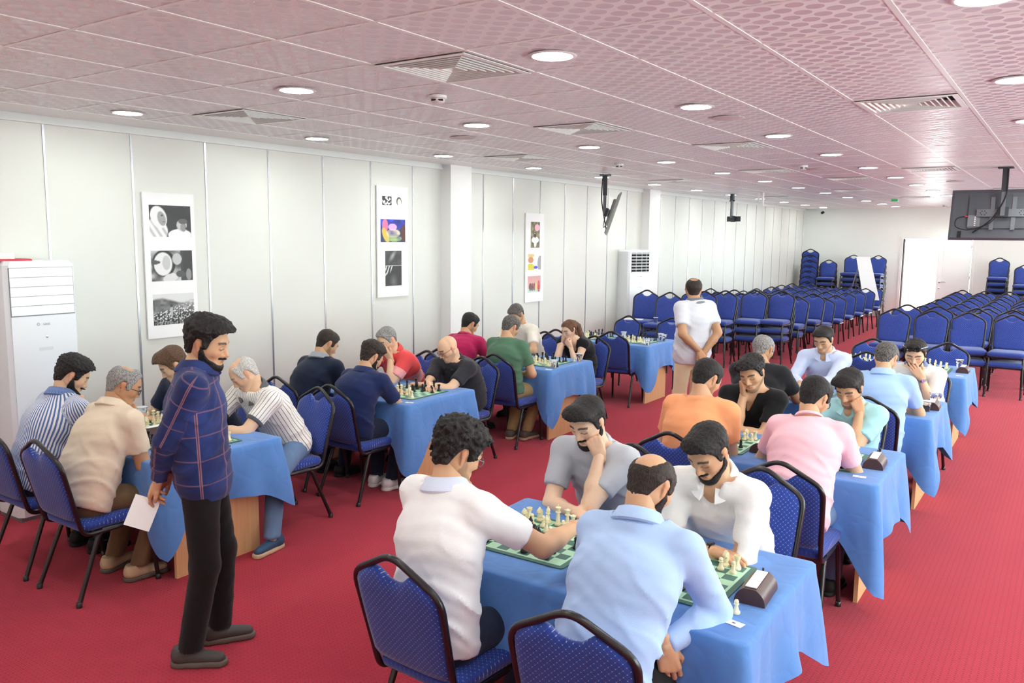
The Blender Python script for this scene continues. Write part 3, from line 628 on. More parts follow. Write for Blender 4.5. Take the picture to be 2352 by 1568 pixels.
# ------------------------------------------------------------------ chess boards and pieces
bm_ = MB().rings([[tuple(p) for p in fillet([(-s, -s, z), (s, -s, z), (s, s, z), (-s, s, z)], 0.02, 4, True)] for s, z in ((0.245, 0.0), (0.245, 0.004), (0.243, 0.005))]).mesh('chess_board', BOARD)
B = [(0.0165, 0), (0.0175, 0.003), (0.0172, 0.009), (0.0135, 0.013), (0.011, 0.016)]
def pm_mesh(kind):
    m = MB(); s = 1.0
    if kind == 'pawn': m.lathe([(r*0.85, z*0.9) for r, z in B]+[(0.0065, 0.027), (0.0055, 0.033), (0.010, 0.0345), (0.010, 0.0365), (0.006, 0.038), (0.0085, 0.042), (0.0088, 0.046), (0.006, 0.0515), (0.0005, 0.053)], 14)
    if kind == 'rook': m.lathe(B+[(0.0085, 0.036), (0.009, 0.042), (0.0135, 0.046), (0.0138, 0.058), (0.0105, 0.058), (0.0105, 0.053), (0.0005, 0.053)], 14)
    if kind == 'bishop': m.lathe(B+[(0.007, 0.036), (0.006, 0.044), (0.012, 0.046), (0.012, 0.049), (0.007, 0.051), (0.0105, 0.058), (0.0095, 0.065), (0.005, 0.073), (0.0035, 0.075), (0.004, 0.078), (0.0005, 0.081)], 14)
    if kind == 'queen': m.lathe(B+[(0.0075, 0.045), (0.0065, 0.056), (0.013, 0.058), (0.013, 0.061), (0.008, 0.064), (0.0095, 0.072), (0.0145, 0.083), (0.0115, 0.0845), (0.008, 0.083), (0.004, 0.0875), (0.0005, 0.089)], 14)
    if kind == 'king':
        m.lathe(B+[(0.008, 0.048), (0.007, 0.060), (0.0135, 0.062), (0.0135, 0.065), (0.0085, 0.068), (0.010, 0.076), (0.0135, 0.086), (0.010, 0.089), (0.0005, 0.091)], 14)
        m.box((-0.0018, -0.0018, 0.089), (0.0018, 0.0018, 0.104)).box((-0.0055, -0.0018, 0.095), (0.0055, 0.0018, 0.099))
    if kind == 'knight':
        m.lathe(B+[(0.0105, 0.019), (0.0005, 0.02)], 14)
        ol = [(-0.011, 0.017), (0.011, 0.017), (0.010, 0.026), (0.0045, 0.036), (0.006, 0.041), (0.014, 0.040), (0.0175, 0.046), (0.014, 0.053), (0.006, 0.062), (0.001, 0.068), (-0.002, 0.062), (-0.009, 0.056), (-0.013, 0.045), (-0.0135, 0.030)]
        m.poly(ol, 0.017, Matrix.Rotation(PI/2, 4, 'X') @ Matrix.Translation((0, 0, -0.0085)), 0.16)
    return m
PIECE = {}
for kd in ('pawn', 'rook', 'bishop', 'queen', 'king', 'knight'):
    for cn, ma in (('white', IVORY), ('black', EBONY)): PIECE[cn, kd] = pm_mesh(kd).mesh('chess_'+kd, ma, True, 50)
KN = {'p': 'pawn', 'r': 'rook', 'b': 'bishop', 'q': 'queen', 'k': 'king', 'n': 'knight'}
def put_piece(cn, kd, x, y, ang, where):
    o = link('chess_'+kd, PIECE[cn, kd], None, (x, y, ZT+(0.005 if where[0] == '@' else 0.0)), ang); wh = where.lstrip('@')
    tag(o, ('ivory' if cn == 'white' else 'black')+' plastic chess '+kd+' '+wh, 'chess piece', ('ivory ' if cn == 'white' else 'black ')+kd+' '+wh)
def board(cx, cy, fen, white_far, who, jit):
    R = random.Random(int(cx*100+cy*7)); a = R.uniform(-0.02, 0.02)
    b = link('chess_board', bm_, None, (cx, cy, ZT), a); tag(b, 'green and pale green chess mat '+who, 'chess board', 'chess mats on the tables')
    q = 0.0525
    for rk, line in enumerate(fen.split('/')):          # first line = rank 8 (black's side)
        fl = 0
        for ch in line:
            if ch.isdigit(): fl += int(ch); continue
            x = (fl-3.5)*q; y = (3.5-rk)*q
            if white_far: x, y = -x, -y
            fl += 1; ca, sa = math.cos(a), math.sin(a); x, y = x+R.uniform(-.006, .006), y+R.uniform(-.006, .006)
            cn = 'white' if ch.isupper() else 'black'; away = (1 if (cn == 'white') != white_far else -1)
            put_piece(cn, KN[ch.lower()], cx+x*ca-y*sa, cy+x*sa+y*ca, away*PI/2+R.uniform(-.5, .5), '@on the mat '+who)
XB = {'L': (0.14, 0.785), 'R': (3.565, 4.215)}
BOARDS = [
 ('L', 0, 0, 'r1bq1rk1/ppp2ppp/2n2n2/3pp3/8/2NP1N2/PPP1PPPP/R1BQKB1R', True, 'before the man in blue stripes'),
 ('L', 0, 1, 'r2q1rk1/pp3ppp/2pb1n2/3p4/3P4/2N1PN2/PP3PPP/R2Q1RK1', True, 'before the grey-haired man in beige'),
 ('L', 1, 0, 'r1bqkb1r/pp3ppp/2n1pn2/3p4/3P4/2NBP3/PP3PPP/R1BQK1NR', False, 'before the man in navy with grey collar'),
 ('L', 1, 1, '2q1b1kr/1b1n1pp1/p2p1n1p/1p1Pp3/4P3/2P2N2/PPB1QPP1/R1B1K2R', False, 'before the bald man in black'),
 ('L', 2, 0, 'r1bq1rk1/pp2bppp/2n1pn2/2pp4/3P1B2/2PBPN2/PP3PPP/RN1Q1RK1', False, 'before the man in magenta'),
 ('L', 2, 1, 'r1b1k2r/ppqn1ppp/4pn2/2pp4/3P4/2PBPN2/PP1N1PPP/R2QK2R', False, 'before the woman in black'),
 ('L', 3, 0, 'r1bqk2r/pppp1ppp/2n2n2/2b1p3/2B1P3/2N2N2/PPPP1PPP/R1BQK2R', False, 'at the wall side of the unoccupied partition table'),
 ('L', 3, 1, 'r2qk2r/ppp2ppp/2n1bn2/3pp3/1b2P3/2NP1N2/PPP1BPPP/R1BQK2R', False, 'at the aisle side of the unoccupied partition table'),
 ('R', 0, 0, '1k1r3r/1pp2p1p/3b2p1/p3n3/3P1b2/2N1B2P/P1QP1PPN/R2QKBNR', True, 'before the curly-haired man in white'),
 ('R', 0, 1, 'r2qn1k1/1pp2pbp/p2p2p1/4p3/3nP3/2N1P1P1/PP1P4/RN2BQK1', True, 'before the bearded man in white'),
 ('R', 1, 0, '1nbqr1k1/1pp2ppp/p2p4/8/4Pn2/2PB4/PPN2PPP/RN1Q1R1K', True, 'before the man in orange'),
 ('R', 1, 1, 'r1b2rk1/pp3ppp/2n1p3/3p4/3P4/1P2PN2/PB3PPP/RN3RK1', True, 'before the man in pink'),
 ('R', 2, 0, 'r1bq1rk1/ppp1bppp/2np1n2/4p3/2B1P3/2NP1N2/PPP2PPP/R1BQ1RK1', True, 'before the man in pale blue clasping hands'),
 ('R', 2, 1, 'r4rk1/ppp2ppp/2n2n2/3p4/3P4/2N2N2/PPP2PPP/R4RK1', True, 'before the man with sunglasses on his head'),
 ('R', 3, 0, 'rnbqkbnr/pppp1ppp/8/4p3/4P3/8/PPPP1PPP/RNBQKBNR', True, 'at the inner side of the unoccupied aisle table'),
 ('R', 3, 1, 'rn1qkb1r/ppp2ppp/8/3p4/2nnb3/8/PPPP1P2/RNBQKBNR', True, 'at the outer side of the unoccupied aisle table')]
for sd_, i, k, fen, wf_, who in BOARDS:
    board(XB[sd_][k], (ROWS_L if sd_ == 'L' else ROWS_R)[i]-0.02, fen, wf_, who, 0)
put_piece('white', 'pawn', 4.525, 1.445, 0, 'standing off the board by the name card and clock')
put_piece('white', 'pawn', 1.02, 6.33, 0, 'standing off the board beside a water cup'); put_piece('black', 'pawn', 1.075, 5.88, 0, 'standing off the board near the green shirt man')
put_piece('black', 'pawn', 3.28, 1.62, 0, 'standing off the board at the wall end of the near table'); put_piece('black', 'pawn', 4.52, 4.10, 0, 'standing off the board behind the clock')
put_piece('black', 'rook', 3.86, 3.98, 0, 'standing off the board behind the half-hidden clock')
# ------------------------------------------------------------------ clocks, cups, cards, phone
def clock_proto():
    c = empty('chess_clock'); prof = []
    for k in range(9):
        t = k/8; prof.append((-0.057+0.034*t**2.4, 0.060*t**0.9))
    right = [(-x, z) for x, z in prof[::-1]]; ol = prof+right
    R = [[(x*s, yy, z*sz) for x, z in ol] for yy, s, sz in ((-0.098, 0.97, 0.98), (-0.1, 1, 1), (0.1, 1, 1), (0.098, 0.97, 0.98))]
    MB().rings([R[1], R[2]]).obj('case', BROWNW, c, angle=35)
    MB().box((-0.021, -0.085, 0.062), (0.021, 0.085, 0.0655)).obj('white_label_strip', PAPER, c, smooth=False)
    MB().lathe([(0.004, 0.062), (0.004, 0.075)], 8, None, (0, 0.093, 0)).obj('lever', EBONY, c)
    return c
CK = clock_proto()
for k, (x, y, a, lb) in enumerate(((4.535, 1.64, 0.06, 'dark brown chess clock beside the board of the white shirt man'), (4.54, 3.85, 0.05, 'dark brown chess clock beside the board of the man in pink'), (3.88, 3.80, 0.0, 'dark brown chess clock half hidden between the two boards of the pink shirt table'), (4.575, 5.95, 0.05, 'dark brown chess clock behind a water cup near the light blue polo man'), (4.57, 8.2, 0.0, 'dark brown chess clock on the unoccupied table by the chair block'), (0.45, 1.75, 0.0, 'dark brown chess clock on the table of the man in beige'))):
    o = CK if k == 0 else copy_tree(CK); o.location = (x, y, ZT); o.rotation_euler = (0, 0, a); tag(o, lb, 'clock', 'chess clocks')
def cup_proto():
    c = empty('plastic_cup')
    MB().lathe([(0.024, 0.0), (0.036, 0.078), (0.039, 0.08), (0.039, 0.083), (0.0345, 0.081), (0.0235, 0.003), (0.0005, 0.003)], 20).obj('cup_wall', CUPM, c, angle=50)
    MB().lathe([(0.0005, 0.0035), (0.0232, 0.0035), (0.0322, 0.058), (0.0005, 0.058)], 20).obj('water', WATER, c, angle=50)
    MB().lathe([(0.0005, 0.083), (0.041, 0.083), (0.0415, 0.0845), (0.0005, 0.0855)], 20).obj('foil_lid', FOIL, c)
    return c
CU = cup_proto()
for k, (x, y, z, lb) in enumerate(((1.085, 5.80, ZT, 'sealed clear water cup at the table corner near the green shirt man'), (1.055, 6.37, ZT, 'sealed clear water cup near the elbow of the woman in black'), (0.5, 8.55, ZT, 'sealed clear water cup at the back of the unoccupied partition table'), (0.97, 8.70, ZT, 'sealed clear water cup standing behind another on the unoccupied partition table'), (1.06, 8.60, ZT, 'sealed clear water cup beside its twin on the unoccupied partition table'), (1.085, 8.04, ZT, 'sealed clear water cup at the corner of the unoccupied partition table'), (4.555, 5.79, ZT, 'sealed clear water cup in front of the clock near the light blue polo man'), (4.55, 6.24, ZT, 'sealed clear water cup behind the clock on the sunglasses man table'), (4.50, 8.53, ZT, 'sealed clear water cup on the unoccupied table by the chair block'), (-0.1, 1.98, ZT, 'sealed clear water cup on the table of the man in the striped shirt'), (0.02, 10.62, 0.483+0.28, 'sealed clear water cup standing on a stacked chair seat'))):
    o = CU if k == 0 else copy_tree(CU); o.location = (x, y, z); o.rotation_euler = (0, 0, k*1.3); tag(o, lb, 'cup', 'water cups')
card = MB().box((-0.035, -0.018, 0), (0.035, 0.018, 0.0015)).mesh('name_card', PAPER, False); mark = MB().box((-0.006, -0.004, 0.0015), (0.006, 0.004, 0.0019)).mesh('printed_mark', INK, False)
for x, y, a, lb in ((4.545, 1.365, -0.2, 'small white table number card near the ivory pawn and clock'), (4.515, 3.545, 0.1, 'small white table number card on the pink shirt man table'), (1.075, 3.575, 0.3, 'small white table number card at the corner near the navy polo man'), (1.09, 5.69, 0.2, 'small white table number card near the green shirt man'), (4.57, 7.89, 0, 'small white table number card on the unoccupied table by the chair block'), (4.50, 5.62, 0.4, 'small white table number card near the light blue polo man')):
    o = link('name_card', card, None, (x, y, ZT), a); link('printed_mark', mark, o); tag(o, lb, 'card', 'table number cards')
ph_ = empty('smartphone', (1.085, 1.77, ZT), 0.35)
MB().rings([[tuple(p) for p in fillet([(-s*0.037, -s2*0.075, z), (s*0.037, -s2*0.075, z), (s*0.037, s2*0.075, z), (-s*0.037, s2*0.075, z)], 0.01, 4, True)] for s, s2, z in ((1, 1, 0), (1, 1, 0.009))]).obj('case', EBONY, ph_); MB().box((-0.033, -0.069, 0.009), (0.033, 0.069, 0.0096)).obj('screen', SCREEN, ph_, smooth=False)
tag(ph_, 'black smartphone lying on the blue cloth by the plaid shirt man', 'phone')
pp = MB().box((-0.15, -0.105, 0), (0.15, 0.105, 0.002)).obj('paper_sheet', PAPER, None, (-0.5, 10.9, 0.483+0.28), 0.3, smooth=False); tag(pp, 'white papers lying on the seat of a stacked chair by the wall', 'paper')
# ------------------------------------------------------------------ implicit-surface modelling for the people
A3 = lambda *p: np.array(p, dtype=np.float64)
def nrm(v): v = np.asarray(v, float); return v/(np.linalg.norm(v)+1e-9)
def prim(a, b, ra, rb, k=0.02, u=None, su=1.0, sub=False): return (np.asarray(a, float), np.asarray(b, float), ra, rb, k, None if u is None else nrm(u), su, sub)
def pdist(P, pr):
    a, b, ra, rb, k, u, su, sub = pr
    ab = (b-a).astype(np.float32); q = P-a.astype(np.float32); L = float(ab@ab)
    t = np.clip(q@ab/L, 0, 1) if L > 1e-9 else np.zeros(P.shape[:-1], np.float32)
    q = q-t[..., None]*ab
    if u is not None:
        uu = u.astype(np.float32); qu = q@uu; q = q-(qu*(1-1/su))[..., None]*uu
    return np.sqrt((q*q).sum(-1))-(ra+(rb-ra)*t)
def smin(a, b, k):
    h = np.clip(k-np.abs(a-b), 0, None)/k; return np.minimum(a, b)-h*h*k*0.25
def field(prims, h, pad=0.03, fn=None):
    lo = np.min([np.minimum(p[0]-p[2]*max(p[6], 1), p[1]-p[3]*max(p[6], 1)) for p in prims if not p[7]], 0)-pad
    hi = np.max([np.maximum(p[0]+p[2]*max(p[6], 1), p[1]+p[3]*max(p[6], 1)) for p in prims if not p[7]], 0)+pad
    n = np.ceil((hi-lo)/h).astype(int)+1; ax = [(lo[i]+h*np.arange(n[i])).astype(np.float32) for i in range(3)]
    F = np.full(n, 0.25, np.float32)
    for p in prims:
        R = max(p[2], p[3])*max(p[6], 1)+p[4]+3*h; l = np.minimum(p[0], p[1])-R; g = np.maximum(p[0], p[1])+R
        i0 = np.clip(np.floor((l-lo)/h).astype(int), 0, n); i1 = np.clip(np.ceil((g-lo)/h).astype(int)+1, 0, n)
        if np.any(i1 <= i0): continue
        sl = tuple(slice(i0[i], i1[i]) for i in range(3))
        G = np.stack(np.meshgrid(ax[0][sl[0]], ax[1][sl[1]], ax[2][sl[2]], indexing='ij'), -1)
        d = pdist(G, p)
        F[sl] = -smin(-F[sl], d, p[4]) if p[7] else smin(F[sl], d, p[4])
    if fn is not None:
        m = np.abs(F) < 0.06; idx = np.nonzero(m); Pm = np.stack([ax[0][idx[0]], ax[1][idx[1]], ax[2][idx[2]]], -1); F[m] = fn(Pm, F[m])
    F[0], F[-1], F[:, 0], F[:, -1], F[:, :, 0], F[:, :, -1] = 0.1, 0.1, 0.1, 0.1, 0.1, 0.1
    return F, lo, h
EDG = [(0, 1), (2, 3), (4, 5), (6, 7), (0, 2), (1, 3), (4, 6), (5, 7), (0, 4), (1, 5), (2, 6), (3, 7)]
def nets(F, lo, h):
    S = F < 0; c = np.zeros(np.array(F.shape)-1, np.uint8); cor = [(i, j, k) for i in (0, 1) for j in (0, 1) for k in (0, 1)]
    sh = lambda A, o: A[o[0]:A.shape[0]-1+o[0], o[1]:A.shape[1]-1+o[1], o[2]:A.shape[2]-1+o[2]]
    for o in cor: c += sh(S, o)
    m = (c > 0) & (c < 8); I = np.stack(np.nonzero(m), -1); n = len(I); idx = np.full(m.shape, -1, np.int32); idx[m] = np.arange(n)
    V = np.stack([F[I[:, 0]+o[0], I[:, 1]+o[1], I[:, 2]+o[2]] for o in cor], -1); C = np.array(cor, np.float32)
    acc = np.zeros((n, 3), np.float32); cnt = np.zeros(n, np.float32)
    for a, b in EDG:
        va, vb = V[:, a], V[:, b]; x = (va < 0) != (vb < 0); t = np.where(x, va/np.where(x, va-vb, 1), 0)
        acc += np.where(x[:, None], C[a]+(C[b]-C[a])*t[:, None], 0); cnt += x
    P = (I+acc/cnt[:, None])*h+lo; Q = []
    for ax in range(3):
        o = [0, 0, 0]; o[ax] = 1; e1, e2 = [q for q in range(3) if q != ax]
        A = S[tuple(slice(0, S.shape[q]-o[q]) for q in range(3))]; Bq = S[tuple(slice(o[q], S.shape[q]) for q in range(3))]
        D = A != Bq; J = np.stack(np.nonzero(D), -1)
        ok = (J[:, e1] > 0) & (J[:, e2] > 0) & (J[:, e1] < S.shape[e1]-1) & (J[:, e2] < S.shape[e2]-1); J = J[ok]
        def g(d1, d2):
            K = J.copy(); K[:, e1] -= d1; K[:, e2] -= d2; return idx[K[:, 0], K[:, 1], K[:, 2]]
        q = np.stack([g(1, 1), g(0, 1), g(0, 0), g(1, 0)], -1); ins = A[J[:, 0], J[:, 1], J[:, 2]]
        if ax == 1: ins = ~ins
        q[~ins] = q[~ins][:, ::-1]; Q.append(q)
    return P, np.concatenate(Q)
def fast_mesh(name, V, Q, m, col=None, tc=None):
    me = bpy.data.meshes.new(name); me.vertices.add(len(V)); me.vertices.foreach_set('co', np.asarray(V, np.float32).ravel())
    me.loops.add(Q.size); me.loops.foreach_set('vertex_index', Q.astype(np.int32).ravel()); me.polygons.add(len(Q))
    me.polygons.foreach_set('loop_start', np.arange(0, Q.size, 4, dtype=np.int32)); me.polygons.foreach_set('use_smooth', np.ones(len(Q), bool))
    me.materials.append(m); me.update(calc_edges=True)
    if col is not None:
        a = me.color_attributes.new('Col', 'FLOAT_COLOR', 'POINT'); q = np.ones((len(V), 4), np.float32); q[:, :3] = col; a.data.foreach_set('color', q.ravel())
    if tc is not None:
        a = me.attributes.new('tc', 'FLOAT_VECTOR', 'POINT'); a.data.foreach_set('vector', np.asarray(tc, np.float32).ravel())
    return me
def sst(x, a, b): t = np.clip((x-a)/(b-a), 0, 1); return t*t*(3-2*t)

# ---- head (local: +y face, +x right, +z up, origin between the ears)
HP = [prim((0, -.014, .032), (0, .012, .036), .081, .074, .03, (1, 0, 0), .95), prim((0, .028, .0), (0, .052, -.078), .060, .033, .04)]
for s in (-1, 1):
    HP += [prim((s*.050, .0, -.040), (s*.020, .060, -.092), .020, .019, .028), prim((s*.043, .056, -.020), (s*.050, .03, -.018), .021, .021, .03)]
HP += [prim((0, .066, -.094), (0, .07, -.098), .018, .016, .02), prim((-.036, .073, .022), (.036, .073, .022), .0135, .0135, .022)]
for s in (-1, 1): HP += [prim((s*.031, .098, .001), (s*.034, .093, .001), .0155, .0145, .014, sub=True)]
for s in (-1, 1): HP += [prim((s*.029, .0735, .0), (s*.034, .0725, .0), .0128, .0125, .004)]
HP += [prim((0, .080, .018), (0, .104, -.030), .0085, .0105, .014)]
for s in (-1, 1): HP += [prim((s*.011, .091, -.036), (s*.012, .088, -.037), .0085, .008, .009)]
HP += [prim((-.020, .079, -.060), (0, .088, -.0575), .0048, .0065, .010), prim((.020, .079, -.060), (0, .088, -.0575), .0048, .0065, .010), prim((-.017, .079, -.068), (.017, .079, -.068), .006, .006, .010), prim((-.006, .083, -.069), (.006, .083, -.069), .007, .007, .010), prim((-.022, .090, -.0635), (.022, .090, -.0635), .0014, .0014, .004, sub=True)]
for s in (-1, 1):
    HP += [prim((s*.079, -.012, .012), (s*.075, -.006, -.026), .0165, .0105, .006, (1, 0, 0), .42), prim((s*.089, .001, -.002), (s*.087, .0, -.010), .0075, .006, .006, sub=True)]
HP += [prim((0, -.020, -.045), (0, -.022, -.075), .050, .046, .03)]
HC = {}
def head_base(h):
    if h not in HC:
        F, lo, hh = field(HP, h, 0.07); V, Q = nets(F, lo, hh)
        ax = [lo[i]+hh*np.arange(F.shape[i]) for i in range(3)]; G = np.stack(np.meshgrid(*ax, indexing='ij'), -1).astype(np.float32)
        HC[h] = (V, Q, F, lo, G)
    return HC[h]
def hairline(az, dz=0.0, low=-.074):
    return np.interp(az, [0, .45, .8, 1.05, 1.2, 1.42, 1.55, 1.85, 2.05, 2.4, PI], [.076+dz, .079+dz, .064+dz*.6, .030, -.012, -.016, .030, .030, .004, low+.02, low])
def fnoise(P, f, seed): 
    x, y, z = P[..., 0]*f+seed, P[..., 1]*f+seed*1.7, P[..., 2]*f+seed*.6
    return np.sin(x+1.3*np.sin(y*.9))*np.sin(y+1.1*np.sin(z*1.1))*np.sin(z+1.2*np.sin(x*.8))
def hair_mesh(h, st):
    V, Q, F, lo, G = head_base(h); x, y, z = G[..., 0], G[..., 1], G[..., 2]
    az = np.abs(np.arctan2(x, y-.0)); m = sst(z-hairline(az, st.get('dz', 0), st.get('low', -.074)), -.004, .010)
    up = sst(z, .02, .10); t = st['side']*(1-up)+st['top']*up
    fr = sst(y, .02, .08)*up; t = t+st.get('quiff', 0)*fr
    if st.get('bald', 0):     # thinning crown
        d = np.sqrt(x*x+(y+st.get('by', .03))**2)*(z > .04)+(z <= .04)*.3; m = m*(1-sst(st['bald']-d, -.01, .02)*st.get('bm', 1.0))
    if st.get('sweep', 0): t = t+st['sweep']*np.clip(x/.08*st.get('sw_side', 1), 0, 1)*up
    n = fnoise(G, st.get('freq', 160), st.get('seed', 1))*st.get('curl', .002)+fnoise(G, st.get('freq', 160)*2.3, 5)*st.get('curl', .002)*.5
    T = (t+n)*m-.006*(1-m)
    D = F-T; D = np.where((z < -.12), .1, D); b = D.copy(); b[0], b[-1], b[:, 0], b[:, -1], b[:, :, 0], b[:, :, -1] = .1, .1, .1, .1, .1, .1
    return nets(b.astype(np.float32), lo, h)
def beard_mask(P):
    x, y, z = P[..., 0], P[..., 1], P[..., 2]; az = np.abs(np.arctan2(x, y+.01))
    ub = np.interp(az, [0, .2, .33, .5, .8, 1.05, 1.25, 1.45, 1.6, 3.2], [-.080, -.080, -.077, -.067, -.058, -.042, -.015, .004, -.2, -.2])
    m = sst(ub-z, -.003, .006)*sst(z, -.128, -.118)
    mo = sst(.031-np.abs(x), 0, .006)*sst(.0075-np.abs(z+.0495-.2*np.abs(x)*0), 0, .004)*(y > .055)
    return np.maximum(m, mo)*(y > -.012)
def beard_mesh(h, th):
    V, Q, F, lo, G = head_base(h); m = beard_mask(G); T = (th+fnoise(G, 260, 2)*.0015)*m-.006*(1-m)
    b = (F-T); b[0], b[-1], b[:, 0], b[:, -1], b[:, :, 0], b[:, :, -1] = .1, .1, .1, .1, .1, .1
    return nets(b.astype(np.float32), lo, h)
def head_colors(P, skin, brow, stub, stubc, lips=(0.62, 0.30, 0.28), eyes='down'):
    skin = np.array(skin); C = np.tile(skin, (len(P), 1)); x, y, z = P[:, 0], P[:, 1], P[:, 2]; ax = np.abs(x)
    def mixc(m, c): nonlocal C; C = C*(1-m[:, None])+np.array(c)*m[:, None]
    mixc(.35*np.exp(-((ax-.045)**2+(z+.028)**2)/.0005)*(y > .02), skin*np.array([1.05, .72, .68]))
    mixc(.45*sst(ax, .074, .080)*(np.abs(z) < .05), skin*np.array([1.05, .68, .62]))
    mixc(.4*np.exp(-((x)**2+(z+.032)**2)/.0002)*(y > .09), skin*np.array([1.05, .75, .7]))
    if stub: mixc(stub*beard_mask(P), stubc)
    lm = sst(1-np.sqrt((x/.024)**2+((z+.0635)/.0105)**2), 0, .35)*(y > .068); mixc(.75*lm, np.array(skin)*np.array([.95, .55, .52]))
    mixc(.6*sst(.0016-np.abs(z+.0635), -.0012, .0012)*(ax < .021)*(y > .07), np.array(skin)*.3)
    ex = ax-.0315; lid = (np.abs(ex) < .017)*(y > .05)
    if eyes == 'open':
        em = sst(1-np.sqrt((ex/.0145)**2+(z/.0062)**2), 0, .3)*(y > .05); mixc(em, (.75, .72, .70)); mixc(em*(np.abs(ex) < .006), (.05, .03, .02)); zc = .006
    else: zc = -.0045
    mixc(.85*lid*sst(.0026-np.abs(z-zc-.0010-9*(ex*ex-.0001)), -.0012, .0014), (.03, .02, .02))
    mixc(.12*lid*sst(.004-np.abs(z-.009), -.002, .003), skin*.55)
    bz = .0255+.005*(1-((ax-.036)/.022)**2); mixc(.92*sst(.0058-np.abs(z-bz), -.002, .0025)*(ax > .010)*(ax < .057)*(y > .045), brow)
    return np.clip(C, 0, 1)

# ---- hands (local: origin wrist, +y fingers, +z back of the hand, right hand thumb at -x)
def hand_prims(pose):
    cur = {'flat': (4, 8, 6), 'relax': (22, 34, 22), 'half': (42, 58, 34), 'fist': (78, 92, 62), 'clasp': (50, 52, 30)}[pose]
    pr = []; mc = [(-.031, .086), (-.0105, .091), (.010, .087), (.0285, .079)]; ln = [(.040, .025, .019), (.045, .028, .020), (.041, .026, .019), (.032, .020, .017)]
    for i, (x, yy) in enumerate(mc):
        pr.append(prim((x*.62, .004, 0), (x, yy, .003), .0165, .0115, .012))
        p = A3(x, yy, .002); a = 0.0; sp_ = (x*1.6 if pose in ('flat', 'relax') else x*.4)
        for j in range(3):
            a += math.radians(cur[j]*(1+.08*i)); d = A3(sp_*math.cos(a), math.cos(a), -math.sin(a)); q = p+nrm(d)*ln[i][j]
            r0 = (.0093, .0084, .0077)[j]*(1 if i < 3 else .88); pr.append(prim(p, q, r0, r0*.9, .005)); p = q
    pr.append(prim((-.012, .0, -.004), (-.012, .05, -.006), .016, .014, .012))
    tx = {'flat': (-.060, .075, -.012), 'relax': (-.050, .082, -.026), 'half': (-.040, .080, -.036), 'fist': (-.022, .075, -.044), 'clasp': (-.04, .085, -.03)}[pose]
    k1 = A3(-.038, .045, -.014); e = np.array(tx); kk = (k1+e)/2+A3(-.006, .004, 0)
    pr += [prim((-.016, .018, -.006), k1, .0165, .0125, .012), prim(k1, kk, .0115, .0100, .008), prim(kk, e+A3(.004, .012, -.002), .0098, .0082, .006)]
    pr.append(prim((0, -.03, 0), (0, .012, 0), .0255, .0255, .012, (0, 0, 1), .74))
    return pr
HD = {}
def hand_mesh(pose, side, h):
    if (pose, h) not in HD: HD[pose, h] = nets(*field(hand_prims(pose), h, .012))
    V, Q = HD[pose, h]
    if side < 0: return V*np.array([-1, 1, 1]), Q[:, ::-1]
    return V, Q

# ---- shoes
def shoe_meshes():
    up = field([prim((0, -.052, .055), (0, .135, .035), .043, .030, .03, (1, 0, 0), 1.02), prim((0, -.045, .05), (0, -.04, .098), .043, .040, .02)], .007, .02, lambda P, F: np.maximum(F, np.maximum(.026-P[:, 2], P[:, 2]-.098)))
    so = field([prim((0, -.055, .012), (0, .03, .012), .045, .040, .02), prim((0, .03, .012), (0, .135, .012), .040, .041, .02)], .006, .02, lambda P, F: np.maximum(F, np.maximum(.001-P[:, 2], P[:, 2]-.03)))
    return nets(*up), nets(*so)
SHOE = shoe_meshes()

# ---- materials for people
def skin_mat():
    m = mat('skin', (0.8, 0.6, 0.5), 0.5, spec=0.4); N = NT(m); N.base(N.attr('Col').outputs['Color']); N.b.inputs['Subsurface Weight'].default_value = 0.08; N.b.inputs['Subsurface Radius'].default_value = (0.02, 0.008, 0.005)
    N.bump(N.noise(220, 2), .06, .002); return m
SKIN = skin_mat()
def hair_mat(name, c, c2=None):
    if name in MATS: return MATS[name]
    m = mat(name, c, 0.55, spec=0.35); N = NT(m); s = N.sep(N.coord('Object')); cv = N.node('ShaderNodeCombineXYZ')
    N.link(N.m('MULTIPLY', s[0], 3.2), cv.inputs[0]); N.link(N.m('MULTIPLY', s[1], 3.2), cv.inputs[1]); N.link(N.m('MULTIPLY', s[2], 1.0), cv.inputs[2])
    n = N.noise(70, 4, cv.outputs[0]); N.base(N.mix(sstep(N, n, .35, .7), tuple(v*(.55 if sum(c) < .3 else .8) for v in c), c2 or tuple(min(1, v*1.5) for v in c))); N.bump(n, .7, .006); return m
def sstep(N, x, a, b):
    n = N.node('ShaderNodeMapRange', interpolation_type='SMOOTHSTEP'); n.inputs[1].default_value = a; n.inputs[2].default_value = b; N.link(x, n.inputs[0]); return n.outputs[0]
HBLACK = hair_mat('hair_black', rgb(30, 27, 27)); HDARK = hair_mat('hair_dark_brown', rgb(48, 38, 32)); HBROWN = hair_mat('hair_brown', rgb(92, 66, 46)); HGREY = hair_mat('hair_grey', rgb(118, 114, 110), rgb(176, 174, 172)); HSALT = hair_mat('hair_salt_pepper', rgb(70, 66, 64), rgb(128, 124, 120)); HWHITE = hair_mat('hair_white', rgb(188, 184, 178), rgb(226, 224, 220)); HLONG = hair_mat('hair_long_brown', rgb(88, 58, 42), rgb(136, 96, 66))
